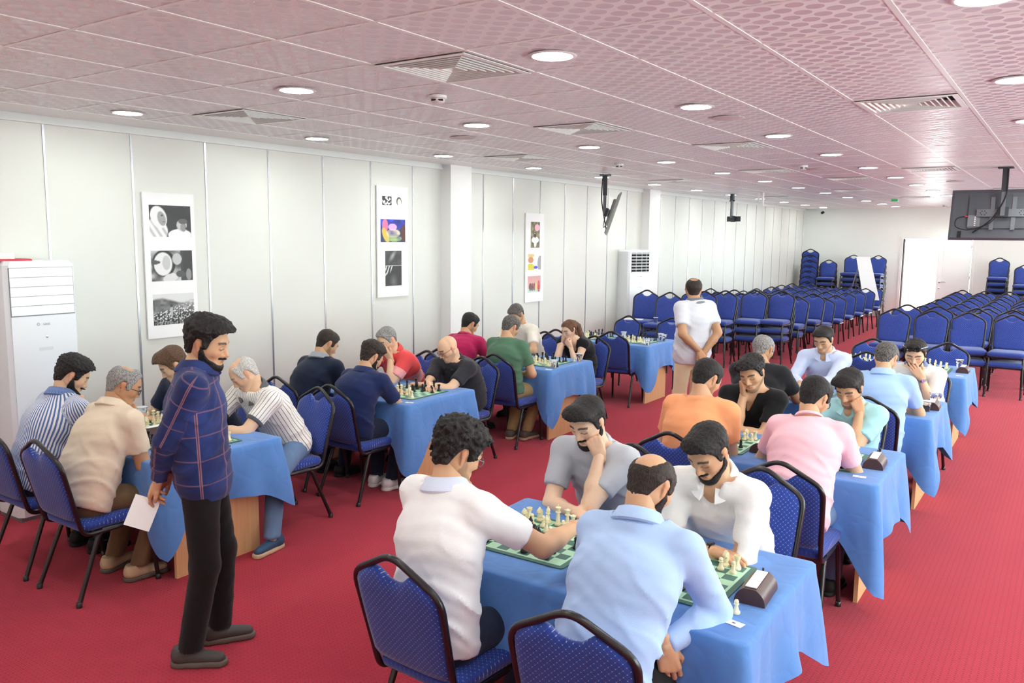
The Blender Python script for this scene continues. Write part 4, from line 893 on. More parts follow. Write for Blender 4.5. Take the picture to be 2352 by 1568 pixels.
def fabric(name, base, kind='solid', c2=None, c3=None, cuff=None, sheen=.15, rough=.85):
    if name in MATS: return MATS[name]
    m = mat(name, base, rough, spec=.2, sheen=sheen); N = NT(m); s = N.sep(N.attr('tc').outputs['Vector']); col = N.mix(N.noise(9), tuple(v*.93 for v in base), tuple(min(1, v*1.05) for v in base))
    def band(v, per, wd, ph=0.0): return N.m('LESS_THAN', N.m('FRACT', N.m('ADD', N.m('MULTIPLY', v, 1/per), ph)), wd)
    if kind == 'stripe': col = N.mix(band(s[0], .0125, .48), col, c2)
    if kind == 'pin': col = N.mix(band(s[0], .021, .16), col, c2)
    if kind == 'plaid':
        v1 = N.m('MULTIPLY', band(s[0], .115, .085), .72); v2 = N.m('MULTIPLY', band(s[1], .115, .06), .38); v3 = band(s[0], .115, .02, -.03)
        col = N.mix(sstep(N, N.noise(6), .4, .65), col, c3); col = N.mix(v2, col, c2); col = N.mix(v1, col, c2); col = N.mix(v3, col, rgb(60, 50, 90))
    if kind == 'block': col = N.mix(N.m('MAXIMUM', N.m('GREATER_THAN', s[1], .62), N.m('MULTIPLY', N.m('GREATER_THAN', s[1], .22), N.m('LESS_THAN', s[1], .34))), col, c2)
    if cuff: col = N.mix(N.m('LESS_THAN', s[2], .024), col, cuff)
    N.base(col); N.bump(N.m('ADD', N.noise(500, 2), N.m('MULTIPLY', N.noise(14, 3), 3.0)), .22, .004); return m
def denim(name, c): return fabric(name, c, sheen=.1)

# ---- the person builder
def frame(d, n):
    d = nrm(d); n = np.asarray(n, float); n = nrm(n-d*(n@d)); x = np.cross(d, n); return np.stack([x, d, n], -1)
def ik(a, t, l1, l2, hint):
    v = t-a; L = np.linalg.norm(v); 
    if L > (l1+l2)*.995: t = a+v/L*(l1+l2)*.995; v = t-a; L = np.linalg.norm(v)
    if L < abs(l1-l2)+.05: L = abs(l1-l2)+.05; t = a+nrm(v)*L; v = t-a
    d = v/L; c = (l1*l1+L*L-l2*l2)/(2*L); hgt = math.sqrt(max(l1*l1-c*c, 1e-6)); hp = np.asarray(hint, float); hp = nrm(hp-d*(hp@d))
    return a+d*c+hp*hgt, t
def rotm(yaw, pitch, roll):
    cy, sy, cp, sp_, cr, sr = math.cos(yaw), math.sin(yaw), math.cos(pitch), math.sin(pitch), math.cos(roll), math.sin(roll)
    Z = np.array([[cy, -sy, 0], [sy, cy, 0], [0, 0, 1]]); X = np.array([[1, 0, 0], [0, cp, -sp_], [0, sp_, cp]]); Y = np.array([[cr, 0, sr], [0, 1, 0], [-sr, 0, cr]]); return Z @ X @ Y
UP = A3(0, 0, 1)
def person(label, head, yaw, hyaw=0, hpitch=-28, hroll=0, stand=None, tone=1.0, skin=rgb(206, 160, 128), shirt=None, sleeve='short', collar=None, trousers=None, shoes=(RUBBER, RUBBER), hair=None, hairm=HBLACK, beard=0, stub=0.0, glasses=None, L=('table', 0, 0), R=('table', 0, 0), res=1.0, fat=1.0, vneck=0, feet=None, pelvis_back=None, eyes='down', female=False, legside=0.0, twist=0, brow=None, untuck=True, watch=None, ponytail=False, bx=0.0, seat=None, topname='shirt', sh_w=.178):
    yw = math.radians(yaw); f = A3(-math.sin(yw), math.cos(yw), 0); r = A3(f[1], -f[0], 0)
    HR = rotm(yw+math.radians(hyaw), math.radians(hpitch), math.radians(hroll)); hc = np.asarray(head, float); hs = .93 if female else 1.0
    W_ = lambda p: hc+HR @ (np.asarray(p, float)*hs)
    nbz = hc-(f*.058+UP*.138)*hs
    if stand is None:
        pz = .565; Ls = .54*hs; dz = nbz[2]-pz; hor = math.sqrt(max(Ls*Ls-dz*dz, .0004)) if pelvis_back is None else pelvis_back
        if dz > Ls: nbz = nbz  # upright sitter
        pel = A3(nbz[0], nbz[1], 0)-f*hor+r*bx; pel[2] = pz
    else:
        pel = A3(stand[0], stand[1], nbz[2]-.50)
    if seat is not None:
        p0 = A3(seat[0], seat[1], 0)-f*.085; hv = (A3(nbz[0], nbz[1], 0)-p0); al = float(hv @ f); dz = nbz[2]-pz; mx = math.sqrt(max(.575**2-dz*dz, .0025)); al = min(max(al, .03), mx); pel = A3(nbz[0], nbz[1], 0)-f*al; ls = float((p0-pel) @ r); pel = pel+r*ls*.8; pel[2] = pz
    chord = np.linalg.norm(nbz-pel); sd_ = nrm(nbz-pel); back = nrm(np.cross(sd_, np.cross(f, sd_)))      # forward direction orthogonal to the spine
    slouch = (.035+max(0, .52-chord)*.45 if stand is None else .012)
    tw = math.radians(twist); lat = r*math.cos(tw)+f*math.sin(tw)
    def sp(t, off=0): return pel+(nbz-pel)*t-back*(slouch*4*t*(1-t))+back*off
    S = {}; sc = sp(.97)
    for s, n in ((-1, 'L'), (1, 'R')): S[n] = sc+lat*s*sh_w*hs+back*.015-sd_*.028
    # arms
    J = {}
    for s, n, spec in ((-1, 'L', L), (1, 'R', R)):
        kind = spec[0]; pose = None; hint = lat*s*.7-UP*.7-f*.15; o = {}
        if len(spec) > 1 and isinstance(spec[-1], dict): o = spec[-1]
        if kind == 'table': wr = A3(spec[1], spec[2], ZT+.027); dn = UP; pose = 'relax'; hd = None
        elif kind == 'pt': wr = A3(*spec[1]); hd = spec[2]; dn = A3(*spec[3]); pose = spec[4]
        elif kind == 'cheek': wr = W_((s*.078, .070, -.128)); hd = HR @ A3(-s*.18, -.05, 1); dn = HR @ A3(s*.75, .65, 0); pose = 'fist'; hint = -UP+lat*s*.25+f*.25
        elif kind == 'chin': wr = W_((s*.055, .140, -.180)); hd = HR @ A3(-s*.35, -.35, 1); dn = HR @ A3(s*.2, 1, .1); pose = 'fist'; hint = -UP+lat*s*.35+f*.2
        elif kind == 'mouth': wr = W_((s*.070, .115, -.165)); hd = HR @ A3(-s*.62, -.1, .85); dn = HR @ A3(s*.25, 1, .1); pose = 'half'; hint = -UP+lat*s*.35+f*.2
        elif kind == 'face': wr = W_((s*.075, .10, -.135)); hd = HR @ A3(-s*.42, -.12, .9); dn = HR @ A3(s*.35, 1, .1); pose = 'flat'; hint = -UP+lat*s*.35+f*.2
        if 'hint' in o: hint = np.asarray(o['hint'], float)
        pose = o.get('pose', pose); e, wr = ik(S[n], wr, .290*hs, .252*hs, hint)
        if hd is None: v = wr-e; hd = A3(v[0], v[1], min(0, v[2])*.3); 
        if 'dir' in o: hd = A3(*o['dir'])
        J[n] = (e, wr, nrm(hd), np.asarray(dn, float), pose)
    # legs
    G = {}
    for s, n in ((-1, 'L'), (1, 'R')):
        hip = pel+r*s*.088*hs
        if stand is None:
            if feet and feet.get(n) is not None: an = A3(feet[n][0], feet[n][1], .085)
            else: an = A3(*(pel[:2]+(f*.36+r*s*(.12))[:2]), .085)
            kn, an = ik(hip, an, .42*hs, .43*hs, f+UP*.9+r*s*.15)
            if kn[2] > .60: kn[2] = .60
        else:
            an = A3(feet[n][0], feet[n][1], .085); ll = np.linalg.norm(an-hip)/2*1.004; kn, an = ik(hip, an, ll, ll, f*1.0)
        G[n] = (hip, kn, an)
    # ---------------- body mesh
    b = []; ft = fat
    def torso(inf):
        o = [prim(sp(.0), sp(.30), .110*ft+inf, .106*ft+inf, .05, lat, 1.46), prim(sp(.30), sp(.66), .106*ft+inf, .112+inf, .05, lat, 1.44), prim(sp(.66), sp(.90), .112+inf, .080+inf, .05, lat, 1.55)]
        if ft > 1.05: o.append(prim(sp(.22, .05*ft), sp(.42, .045*ft), .10*ft+inf, .095*ft+inf, .06, lat, 1.15))
        for n in 'LR': o += [prim(sp(1.0), S[n], .046+inf, .055+inf, .06)]
        if female:
            for s in (-1, 1): o.append(prim(sp(.68, .075)+lat*s*.07, sp(.66, .08)+lat*s*.07, .055+inf, .055+inf, .03))
        return o
    ar = .88 if female else 1.0
    def upper(n, inf): return [prim(S[n], J[n][0], .052*ar+inf, .043*ar+inf, .03)]
    def fore(n, inf, t1=1.0): e, wr = J[n][0], J[n][1]; return [prim(e, e+(wr-e)*.35, .041*ar+inf, .041*ar+inf, .02), prim(e+(wr-e)*.35, e+(wr-e)*t1, .041*ar+inf, (.041+(.0265-.041)*t1)*ar+inf, .02)]
    b += torso(-.004)
    for n in 'LR': b += upper(n, 0)+fore(n, 0)
    b += [prim(sp(.95), W_((0, -.022, -.055)), .062*hs, .055*hs, .03)]
    for n in 'LR': hip, kn, an = G[n]; b += [prim(hip, kn, .075, .052, .03), prim(kn, an, .050, .036, .02)]
    V0, Q0 = nets(*field(b, .0145*res)); sk = np.array(skin)*tone
    hh = .0048 if res < 1.2 else (.006 if res < 1.6 else .0075); HV, HQ, _, _, _ = head_base(hh)
    bc = np.array(brow if brow is not None else (.03, .025, .022)); cols = [np.tile(sk, (len(V0), 1)), head_colors(HV, sk, bc, stub, bc*.9, eyes=eyes)]
    VV = [V0, hc+(HV*hs) @ HR.T]; QQ = [Q0, HQ+len(V0)]; cnt = len(V0)+len(HV)
    for s, n in ((-1, 'L'), (1, 'R')):
        e, wr, hd, dn, pose = J[n]; hv, hq = hand_mesh(pose, s, .0045 if res < 1.2 else .006); M = frame(hd, dn); VV.append(wr+(hv*hs) @ M.T); QQ.append(hq+cnt); cnt += len(hv)
        kc = np.tile(sk*np.array([1.0, .93, .90]), (len(hv), 1)); cols.append(kc)
    root = link('person', fast_mesh('person', np.concatenate(VV), np.concatenate(QQ), SKIN, np.concatenate(cols))); tag(root, label, 'person')
    def child(name, V, Q, m, par=root, **kw): return link(name, fast_mesh(name, V, Q, m, **kw), par)
    # ---------------- shirt
    if shirt is not None:
        c = torso(.010)+[prim(sp(.90), sp(.95)+(W_((0, -.022, -.055))-sp(.95))*.5, .070*hs, .064*hs, .05), prim(sp(.05), sp(.72), .116*ft, .122, .05, lat, 1.44)]; cuts = []; seedf = hc[0]*3+hc[1]*5
        hem = .0 if stand is not None else .0
        c.append(prim(sp(-.10 if untuck else .0), sp(.1), .118*ft, .116*ft, .04, lat, 1.48))
        if sleeve != 'none':
            for n in 'LR':
                e, wr = J[n][0], J[n][1]; loose = .018 if sleeve == 'short' else .013
                c += upper(n, loose)
                if sleeve == 'long': c += fore(n, .012, .97); cuts.append((n, e+(wr-e)*.95, nrm(wr-e), .13))
                elif sleeve == 'rolled': c += fore(n, .016, .3); cuts.append((n, e+(wr-e)*.14, nrm(wr-e), .12))
                else: cuts.append((n, S[n]+(e-S[n])*.68, nrm(e-S[n]), .5))
        nd = nrm(W_((0, -.022, -.055))-sp(.95)); neckp = sp(.95)+(W_((0, -.022, -.055))-sp(.95))*.36
        if sleeve == 'none': c.append(prim(sp(.93)+back*.09+UP*.05, sp(.80)+back*.13, .085, .06, .012, sub=True))
        elif vneck: c.append(prim(neckp+back*.07+nd*.03, sp(.985-vneck)+back*.118, .052, .014, .018, sub=True))
        ends = {n: (p_, d_) for n, p_, d_, _ in cuts}
        def fn(P, F):
            rel = P-pel; v = rel @ sd_; u = rel @ lat; w_ = rel @ back
            fold = np.sin(v*75+3.0*np.sin(u*13+seedf)+2.2*np.sin(w_*16+seedf*2))*np.sin(v*31+u*9+seedf); wst = np.exp(-((v-.10)/.13)**2)
            r1 = 1-np.abs(np.sin(v*26+1.6*np.sin(u*11+seedf)+1.4*np.sin(w_*13+seedf*2))); r2 = 1-np.abs(np.sin(v*17+np.abs(u)*24+seedf+1.2*np.sin(w_*19))); F = F-.011*(r1**3-.3)*(.10+.9*wst)-.007*(r2**4-.15)*np.exp(-((v-.30)/.16)**2)*np.clip(np.abs(u)*9, 0, 1)-.0018*fold
            F = np.maximum(F, -(v+(.055 if untuck else .02) if stand is None else v+.105))                     # hem
            qn = P-neckp; an_ = qn @ nd; rn = np.sqrt(np.maximum((qn*qn).sum(-1)-an_**2, 0)); F = np.where((rn < .10) & (an_ > -.02), np.maximum(F, an_-.010), F); P32 = P.astype(np.float32); dT_ = np.min([pdist(P32, p) for p in torso(.010)[:3]], 0)   # neck opening
            for n in 'LR':
                if n in ends:
                    p_, d_ = ends[n]; q = (P-p_); along = q @ d_; rad = np.sqrt(np.maximum((q*q).sum(-1)-along**2, 0)); m_ = (rad < .085) & (along > -.05) & (along < .25) & (dT_ > .006); F = np.where(m_, np.maximum(F, along), F)
            return F
        V, Q = nets(*field(c, .0105*res, .03, fn)); V32 = V.astype(np.float32)
        dT = np.min([pdist(V32, p) for p in torso(.01)[:3]], 0); tc = np.stack([np.arctan2((V-pel) @ lat, -((V-pel) @ back)-slouch)*.135, (V-pel) @ sd_, np.full(len(V), 9.0)], -1)
        if sleeve != 'none':
            for n in 'LR':
                e, wr = J[n][0], J[n][1]; dA = pdist(V32, upper(n, .012)[0])
                if sleeve != 'short': dA = np.minimum(dA, np.minimum(*[pdist(V32, p) for p in fore(n, .012)]))
                a = nrm(e-S[n]); a2 = nrm(wr-e); k1 = (V-S[n]) @ a; side_ = nrm(np.cross(a, back)); p_, d_ = ends[n]
                use = dA < dT-.004; sec = ((V-e) @ a2 > 0) & (sleeve != 'short') & (k1 > .2)
                sd2 = nrm(np.cross(a2, UP)+1e-3); so_ = nrm(lat*(1 if n == 'R' else -1)-a*(a @ lat)*(1 if n == 'R' else -1)); sp2 = np.cross(a, so_); so3 = np.cross(a2, sd2); uu = np.where(sec, np.arctan2((V-e) @ so3, (V-e) @ sd2)*.045, np.arctan2((V-S[n]) @ sp2, (V-S[n]) @ so_)*.055); vv = np.where(sec, .28+(V-e) @ a2, k1)
                tc[use] = np.stack([uu, vv+.5, -((V-p_) @ d_)], -1)[use]
        so = child(topname, V, Q, shirt, tc=tc)
        if collar:
            ckind, cm = collar; m = MB(); n_ = 28; R_ = []; ctr = neckp+nd*(.008 if stand is None else .024); cx = frame(nd, back)       # cols: x, nd, back
            gap = .0 if ckind == 'crew' else .30
            for i in range(n_+1):
                t = -PI+gap+(2*PI-2*gap)*i/n_+PI          # angle 0 = front
                fx, ff = math.sin(t), math.cos(t); dr = nd*(-.010-.022*max(ff, 0) if ckind != 'crew' else -.006-.014*max(ff, 0))
                dirv = cx[:, 0]*fx+back*ff; pt = .014*max(ff, 0)
                if ckind == 'crew': pf = [(.062, .0), (.068, .017), (.078, .016), (.090, -.004)]
                else: pf = [(.062, -.01), (.064, .034), (.070, .041), (.080, .037), (.106+pt, -.008-pt*.9), (.100+pt, -.016-pt)]
                R_.append([ctr+dr+dirv*(a*hs)+nd*z_*hs for a, z_ in pf])
            m.rings([[tuple(p) for p in q] for q in R_], True); o = m.obj('collar', cm, root, angle=60)
            a_ = o.data.attributes.new('tc', 'FLOAT_VECTOR', 'POINT'); a_.data.foreach_set('vector', np.full(len(o.data.vertices)*3, .5, np.float32))
    # ---------------- trousers and shoes
    if trousers is not None:
        c = [prim(sp(-.06), sp(.14), .112*ft, .110*ft, .05, lat, 1.42)]
        for n in 'LR': hip, kn, an = G[n]; c += [prim(hip, kn, .090, .070, .035), prim(kn, an, .068, .056 if stand is None else .060, .03)]
        def fn2(P, F):
            F = F-.004*(1-np.abs(np.sin(P[:, 2]*30+3*np.sin(P[:, 0]*14)+3*np.sin(P[:, 1]*14))))**2*np.sin(P[:, 0]*23+P[:, 1]*19+P[:, 2]*8)
            F = np.maximum(F, .085-P[:, 2]); return np.maximum(F, P[:, 2]-pel[2]-.09)
        V, Q = nets(*field(c, .013*res, .03, fn2)); child('trousers', V, Q, trousers, tc=np.zeros((len(V), 3)))
        for s, n in ((-1, 'L'), (1, 'R')):
            hip, kn, an = G[n]; fa = yw+(s*-.18) if stand is None else yw-s*.15; Rz = rotm(fa, 0, 0); base = A3(an[0], an[1], 0)
            (uv, uq), (sv, sq) = SHOE; o = child('shoe', base+uv @ Rz.T, uq, shoes[0], tc=np.zeros((len(uv), 3))); child('sole', base+sv @ Rz.T, sq, shoes[1], o, tc=np.zeros((len(sv), 3)))
    # ---------------- hair, beard, spectacles
    if hair is not None:
        V, Q = hair_mesh(hh, hair); child('hair', hc+(V*hs) @ HR.T, Q, hairm)
    if ponytail:
        a0 = W_((.0, -.085, .05)); p1_ = W_((.04, -.14, -.03)); p2_ = A3(*(sp(.88)-back*.10+lat*-.05)); p3_ = sp(.62)-back*.13+lat*-.07; p4_ = sp(.46)-back*.12+lat*-.08
        q = [prim(a0, p1_, .035, .045, .03), prim(p1_, p2_, .045, .050, .03), prim(p2_, p3_, .050, .040, .03), prim(p3_, p4_, .04, .012, .03)]
        q += [prim(W_((s*.07, .0, .04)), W_((s*.075, -.03, -.06)), .018, .014, .02) for s in (-1, 1)]
        V, Q = nets(*field(q, .008, .03, lambda P, F: F-.004*np.sin((P @ lat)*170+2*np.sin(P[:, 2]*25))-.003*np.sin((P @ back)*150))); child('ponytail', V, Q, hairm)
    if beard:
        V, Q = beard_mesh(hh, beard); child('beard', hc+(V*hs) @ HR.T, Q, hairm if hairm in (HBLACK, HDARK) else HDARK)
    if glasses:
        m = MB()
        for s in (-1, 1):
            up_ = .0 if glasses != 'up' else 0
            ring = [(s*.033+.022*math.cos(t*PI/8), .100-abs(.022*math.cos(t*PI/8)+s*.0)*.12, -.003+.017*math.sin(t*PI/8)) for t in range(16)]
            m.tube([tuple(W_(p)) for p in ring], .0021, 6, True)
            m.tube([tuple(W_(p)) for p in ((s*.055, .098, .004), (s*.074, .06, .006), (s*.081, -.005, .006), (s*.080, -.022, -.010))], .0018, 6)
        m.tube([tuple(W_(p)) for p in ((-.011, .102, .0), (0, .105, .003), (.011, .102, .0))], .0018, 6)
        m.obj('glasses', GLFR if glasses == 'dark' else GLRED if glasses == 'red' else STEEL, root)
    if watch:
        n, wm = watch; e, wr, *_ = J[n]; d = nrm(wr-e); ctr = wr-d*.025; x1 = nrm(np.cross(d, UP)); x2 = np.cross(d, x1); m = MB()
        m.rings([[tuple(ctr+d*t+(x1*math.cos(a*PI/8)+x2*math.sin(a*PI/8))*rr) for a in range(16)] for t, rr in ((-.010, .0285), (-.009, .0315), (.009, .0315), (.010, .0285))], False); o = m.obj('wristwatch', wm[0], root)
        up2 = nrm(J[n][3]-d*(J[n][3]@d)); c0 = ctr+up2*.030; fr_ = Matrix(((x1[0], d[0], up2[0], c0[0]), (x1[1], d[1], up2[1], c0[1]), (x1[2], d[2], up2[2], c0[2]), (0, 0, 0, 1)))
        MB().lathe([(.017, 0), (.019, .003), (.017, .008), (.0005, .008)], 16, fr_).obj('watch_face', wm[1], o)
    root['_dbg'] = 0; del root['_dbg']
    return dict(root=root, W=W_, HR=HR, J=J, S=S, pel=pel)
GLFR = mat('black_glasses_frame', rgb(30, 28, 30), .3); GLRED = mat('dark_red_glasses_frame', rgb(110, 30, 50), .3)
# ------------------------------------------------------------------ the people
SH = dict(side=.012, top=.022); 
def H(**k): d = dict(side=.010, top=.020, curl=.002); d.update(k); return d
OLIVE = rgb(210, 166, 130); FAIR = rgb(226, 186, 154); TAN = rgb(192, 146, 110); PALE = rgb(234, 198, 168)
JEANS = denim('jeans_blue', rgb(102, 128, 164)); DJEANS = denim('jeans_dark', rgb(34, 42, 62)); BLKT = denim('trousers_black', rgb(26, 25, 27)); BRNT = denim('trousers_brown', rgb(116, 92, 66)); KHAKI = denim('trousers_khaki', rgb(170, 146, 100)); BEIGET = denim('trousers_beige', rgb(232, 214, 176))
SB = {n: mat('shoe_'+n, c, .6) for n, c in (('black', rgb(28, 27, 28)), ('white', rgb(232, 230, 228)), ('beige', rgb(200, 172, 138)), ('grey', rgb(70, 66, 64)), ('taupe', rgb(96, 86, 78)), ('blue', rgb(40, 76, 110)), ('cream', rgb(220, 208, 186)))}
seat_lbl = {}
def seatchair(p, yaw, label, rz=0.0):
    chair(p[0], p[1], math.radians(yaw)+rz, 'blue dotted banquet chair under '+label, 'chairs at the chess tables')
# --- table 1 by the partition
d = person('man in a blue and white striped long-sleeved shirt resting his chin on his hand', (.2, 1.334, 1.189), 0, -22, -30, skin=FAIR, shirt=fabric('striped_blue_white', rgb(238, 240, 244), 'stripe', rgb(92, 120, 176)), sleeve='long', collar=('polo', fabric('striped_blue_white', (1, 1, 1))), trousers=DJEANS, hair=H(side=.016, top=.034, curl=.006, freq=120), hairm=HBLACK, beard=.010, stub=.6, L=('table', .12, 1.60), R=('chin',), res=1.15, seat=(0.12, 1.17))
seatchair((0.12, 1.17), 0, 'the man in the blue striped shirt', 0)
d = person('grey-haired man with glasses in a beige polo shirt propping his chin', (.74, 1.361, 1.18), 0, -24, -26, skin=TAN, shirt=fabric('beige_polo', rgb(226, 208, 184)), collar=('polo', fabric('beige_polo', (1, 1, 1))), trousers=BRNT, shoes=(SB['beige'], SB['taupe']), hair=H(side=.010, top=.012, bald=.05, by=.02, bm=.9), hairm=HGREY, glasses='dark', L=('chin',), R=('pt', (.70, 1.44, .80), A3(-.8, .5, -.2), (.2, .2, 1), 'fist'), res=1.1, fat=1.15, feet={'L': (.60, 1.33), 'R': (.86, 1.34)}, seat=(0.74, 1.165))
seatchair((0.74, 1.165), 0, 'the grey-haired man in beige', 0)
d = person('brown-haired man in a dark blue top looking down behind the plaid shirt man', (.12, 2.11, 1.152), 180, -28, -32, skin=FAIR, shirt=fabric('dark_blue_tee', rgb(30, 38, 60)), collar=('crew', fabric('dark_blue_tee', (1, 1, 1))), trousers=DJEANS, hair=H(side=.014, top=.030, quiff=.012, sweep=.012, curl=.003), hairm=HBROWN, L=('table', .10, 1.96), R=('table', -.05, 1.95), res=1.3, seat=(0.1, 2.55))
seatchair((0.1, 2.55), 180, 'the brown-haired man in dark blue', 0)
d = person('elderly man in a white pinstriped polo with grey collar leaning over the table', (.68, 2.289, 1.123), 180, -32, -38, skin=FAIR, shirt=fabric('white_pinstripe', rgb(242, 240, 234), 'pin', rgb(112, 106, 116), cuff=rgb(92, 94, 98)), collar=('polo', fabric('grey_collar', rgb(96, 98, 102))), trousers=JEANS, shoes=(SB['blue'], SB['beige']), hair=H(side=.012, top=.008, bald=.062, by=.0, dz=.02), hairm=HWHITE, L=('table', .66, 1.98), R=('table', .62, 1.92), res=1.1, feet={'L': (1.16, 2.10), 'R': (.62, 2.2)}, brow=(.25, .24, .23), seat=(0.74, 2.555))
seatchair((0.74, 2.555), 180, 'the elderly man in the white pinstriped polo', -.1)
# --- table 2 by the partition
d = person('man in a navy polo with grey collar holding his hand to his mouth', (.2, 3.504, 1.168), 0, -16, -32, skin=OLIVE, shirt=fabric('navy_polo_grey_cuff', rgb(24, 34, 56), cuff=rgb(140, 144, 152)), collar=('polo', fabric('light_grey_collar', rgb(158, 162, 170))), trousers=DJEANS, hair=H(side=.007, top=.016), hairm=HDARK, stub=.45, L=('table', .05, 3.72), R=('chin', {'pose': 'half'}), res=1.25, fat=1.1, seat=(0.14, 3.34))
seatchair((0.14, 3.34), 0, 'the man in navy with the grey collar', 0)
d = person('young man in a plain navy polo with white sneakers leaning on his forearms', (.78, 3.444, 1.115), 0, -8, -30, skin=OLIVE, shirt=fabric('navy_polo', rgb(28, 42, 86)), collar=('polo', fabric('navy_polo', (1, 1, 1))), trousers=DJEANS, shoes=(SB['white'], SB['white']), hair=H(side=.008, top=.034, curl=.004, freq=120), hairm=HDARK, beard=.005, stub=.5, L=('table', .72, 3.74), R=('table', .76, 3.66, {'hint': (1, -.3, -.5)}), res=1.15, feet={'L': (.70, 3.58), 'R': (.88, 3.57)}, seat=(0.76, 3.335))
seatchair((0.76, 3.335), 0, 'the young man in plain navy', 0)
d = person('grey-haired man in a red and pink polo covering his face with a hand', (.2, 4.261, 1.131), 180, -14, -30, skin=FAIR, shirt=fabric('red_pink_polo', rgb(238, 82, 84), 'block', rgb(246, 168, 166)), collar=('polo', fabric('red_collar', rgb(236, 84, 86))), trousers=BEIGET, hair=H(side=.008, top=.014), hairm=HGREY, L=('face',), R=('table', .08, 4.0), res=1.25, seat=(0.12, 4.6))
seatchair((0.12, 4.6), 180, 'the man in the red and pink polo', 0)
d = person('bald man with glasses in a black polo folding his arms on the table', (.78, 4.445, 1.079), 180, -26, -30, skin=FAIR, shirt=fabric('black_polo', rgb(48, 48, 54)), collar=('polo', fabric('black_polo', (1, 1, 1))), trousers=BLKT, hair=None, stub=.18, glasses='red', L=('table', .72, 4.14, {'hint': (1, .2, -.5)}), R=('table', .84, 4.10), res=1.15, fat=1.15, seat=(0.8, 4.6))
seatchair((0.8, 4.6), 180, 'the bald man in black', 0)
# --- table 3 by the partition
d = person('man in a magenta tee shirt seen from behind at the third partition table', (.1, 5.649, 1.152), 0, -18, -28, skin=OLIVE, shirt=fabric('magenta_tee', rgb(186, 36, 92)), collar=('crew', fabric('magenta_tee', (1, 1, 1))), trousers=DJEANS, hair=H(side=.007, top=.020), hairm=HBLACK, stub=.35, L=('table', .0, 5.88), R=('table', .2, 5.86), res=1.5, seat=(0.12, 5.45))
seatchair((0.12, 5.45), 0, 'the man in magenta', 0)
d = person('grey-haired man in a green tee shirt and khaki trousers', (.72, 5.526, 1.173), 0, -12, -30, skin=OLIVE, shirt=fabric('green_tee', rgb(82, 118, 94)), collar=('crew', fabric('green_tee', (1, 1, 1))), trousers=KHAKI, shoes=(SB['taupe'], SB['beige']), hair=H(side=.010, top=.016), hairm=HSALT, L=('table', .6, 5.86), R=('pt', (.80, 5.64, .69), A3(-.5, .7, -.3), (.8, .2, .5), 'relax'), res=1.35, feet={'L': (.70, 5.60), 'R': (.85, 5.66)}, seat=(0.78, 5.49))
seatchair((0.78, 5.49), 0, 'the man in green', 0)
d = person('dark-haired man in a cream tee shirt bending over the board', (.1, 6.561, 1.194), 180, -10, -40, skin=OLIVE, shirt=fabric('cream_tee', rgb(240, 234, 222)), collar=('crew', fabric('cream_tee', (1, 1, 1))), trousers=DJEANS, hair=H(side=.010, top=.018), hairm=HSALT, stub=.3, L=('table', .2, 6.32, {'hint': (1, .2, -.4)}), R=('table', .05, 6.30), res=1.5, seat=(0.15, 6.78))
seatchair((0.15, 6.78), 180, 'the man in cream', 0)
d = person('young woman with long brown hair in a black sleeveless top holding her face', (.72, 6.724, 1.045), 180, -20, -24, skin=PALE, female=True, shirt=fabric('black_top', rgb(22, 22, 26)), sleeve='none', trousers=DJEANS, hair=H(side=.012, top=.014, low=-.075), hairm=HLONG, ponytail=True, L=('mouth', {'pose': 'fist'}), R=('face',), res=1.3, untuck=False, sh_w=.155, topname='top', seat=(0.84, 6.78))
seatchair((0.84, 6.78), 180, 'the young woman in black', 0)
# --- standing men
pl = fabric('plaid_shirt', rgb(32, 44, 94), 'plaid', rgb(160, 112, 116), rgb(42, 58, 116))
d = person('young bearded man standing in a navy plaid shirt with hands behind his back', (2.065, 1.021, 1.578), -44, -12, -14, stand=(2.03, 1.0), skin=OLIVE, shirt=pl, sleeve='long', collar=('polo', pl), trousers=BLKT, shoes=(SB['grey'], SB['taupe']), hair=H(side=.016, top=.040, quiff=.004, curl=.006, freq=110), hairm=HBLACK, beard=.007, stub=.6, L=('pt', (1.86, .93, .94), A3(.1, -.7, -.7), (-.7, -.5, .2), 'relax', {'hint': (-.7, .6, 0)}), R=('pt', (1.91, .84, .93), A3(-.6, -.1, -.8), (-.5, -.7, .2), 'relax', {'hint': (.25, -1, 0)}), feet={'L': (1.93, 1.13), 'R': (2.02, .90)}, res=1.0)
pa = MB().box((-.06, -.002, -.15), (.06, .002, .0)).obj('paper_sheet', PAPER, None, (1.845, .822, .835), .9, smooth=False); pa.rotation_euler = (-.3, .35, .75); tag(pa, 'white folded paper held behind the back of the standing plaid shirt man', 'paper')
d = person('balding man standing in a pale grey polo and beige trousers, hands behind his back', (2.288, 6.495, 1.585), 55, -28, -4, stand=(2.31, 6.46), skin=TAN, shirt=fabric('pale_grey_polo', rgb(216, 218, 226)), collar=('polo', fabric('grey_polo_collar', rgb(120, 128, 136))), trousers=BEIGET, shoes=(SB['taupe'], SB['beige']), hair=H(side=.008, top=.008, bald=.045, by=.035), hairm=HDARK, L=('pt', (2.44, 6.33, .99), A3(.5, -.1, -.8), (.6, -.6, 0), 'relax', {'hint': (-.3, -1, 0)}), R=('pt', (2.47, 6.38, .97), A3(-.2, -.3, -.9), (.6, -.6, 0), 'relax', {'hint': (1, .3, 0)}), feet={'L': (2.22, 6.42), 'R': (2.38, 6.56)}, res=1.35, fat=1.08, sh_w=.165)
pa = MB().box((-.05, -.001, -.15), (.05, .001, 0)).obj('paper_slip', PAPER, None, (2.50, 6.27, .86), .5, smooth=False); pa.rotation_euler = (-.5, .4, .8); tag(pa, 'narrow white paper slip held by the standing man in pale grey', 'paper')
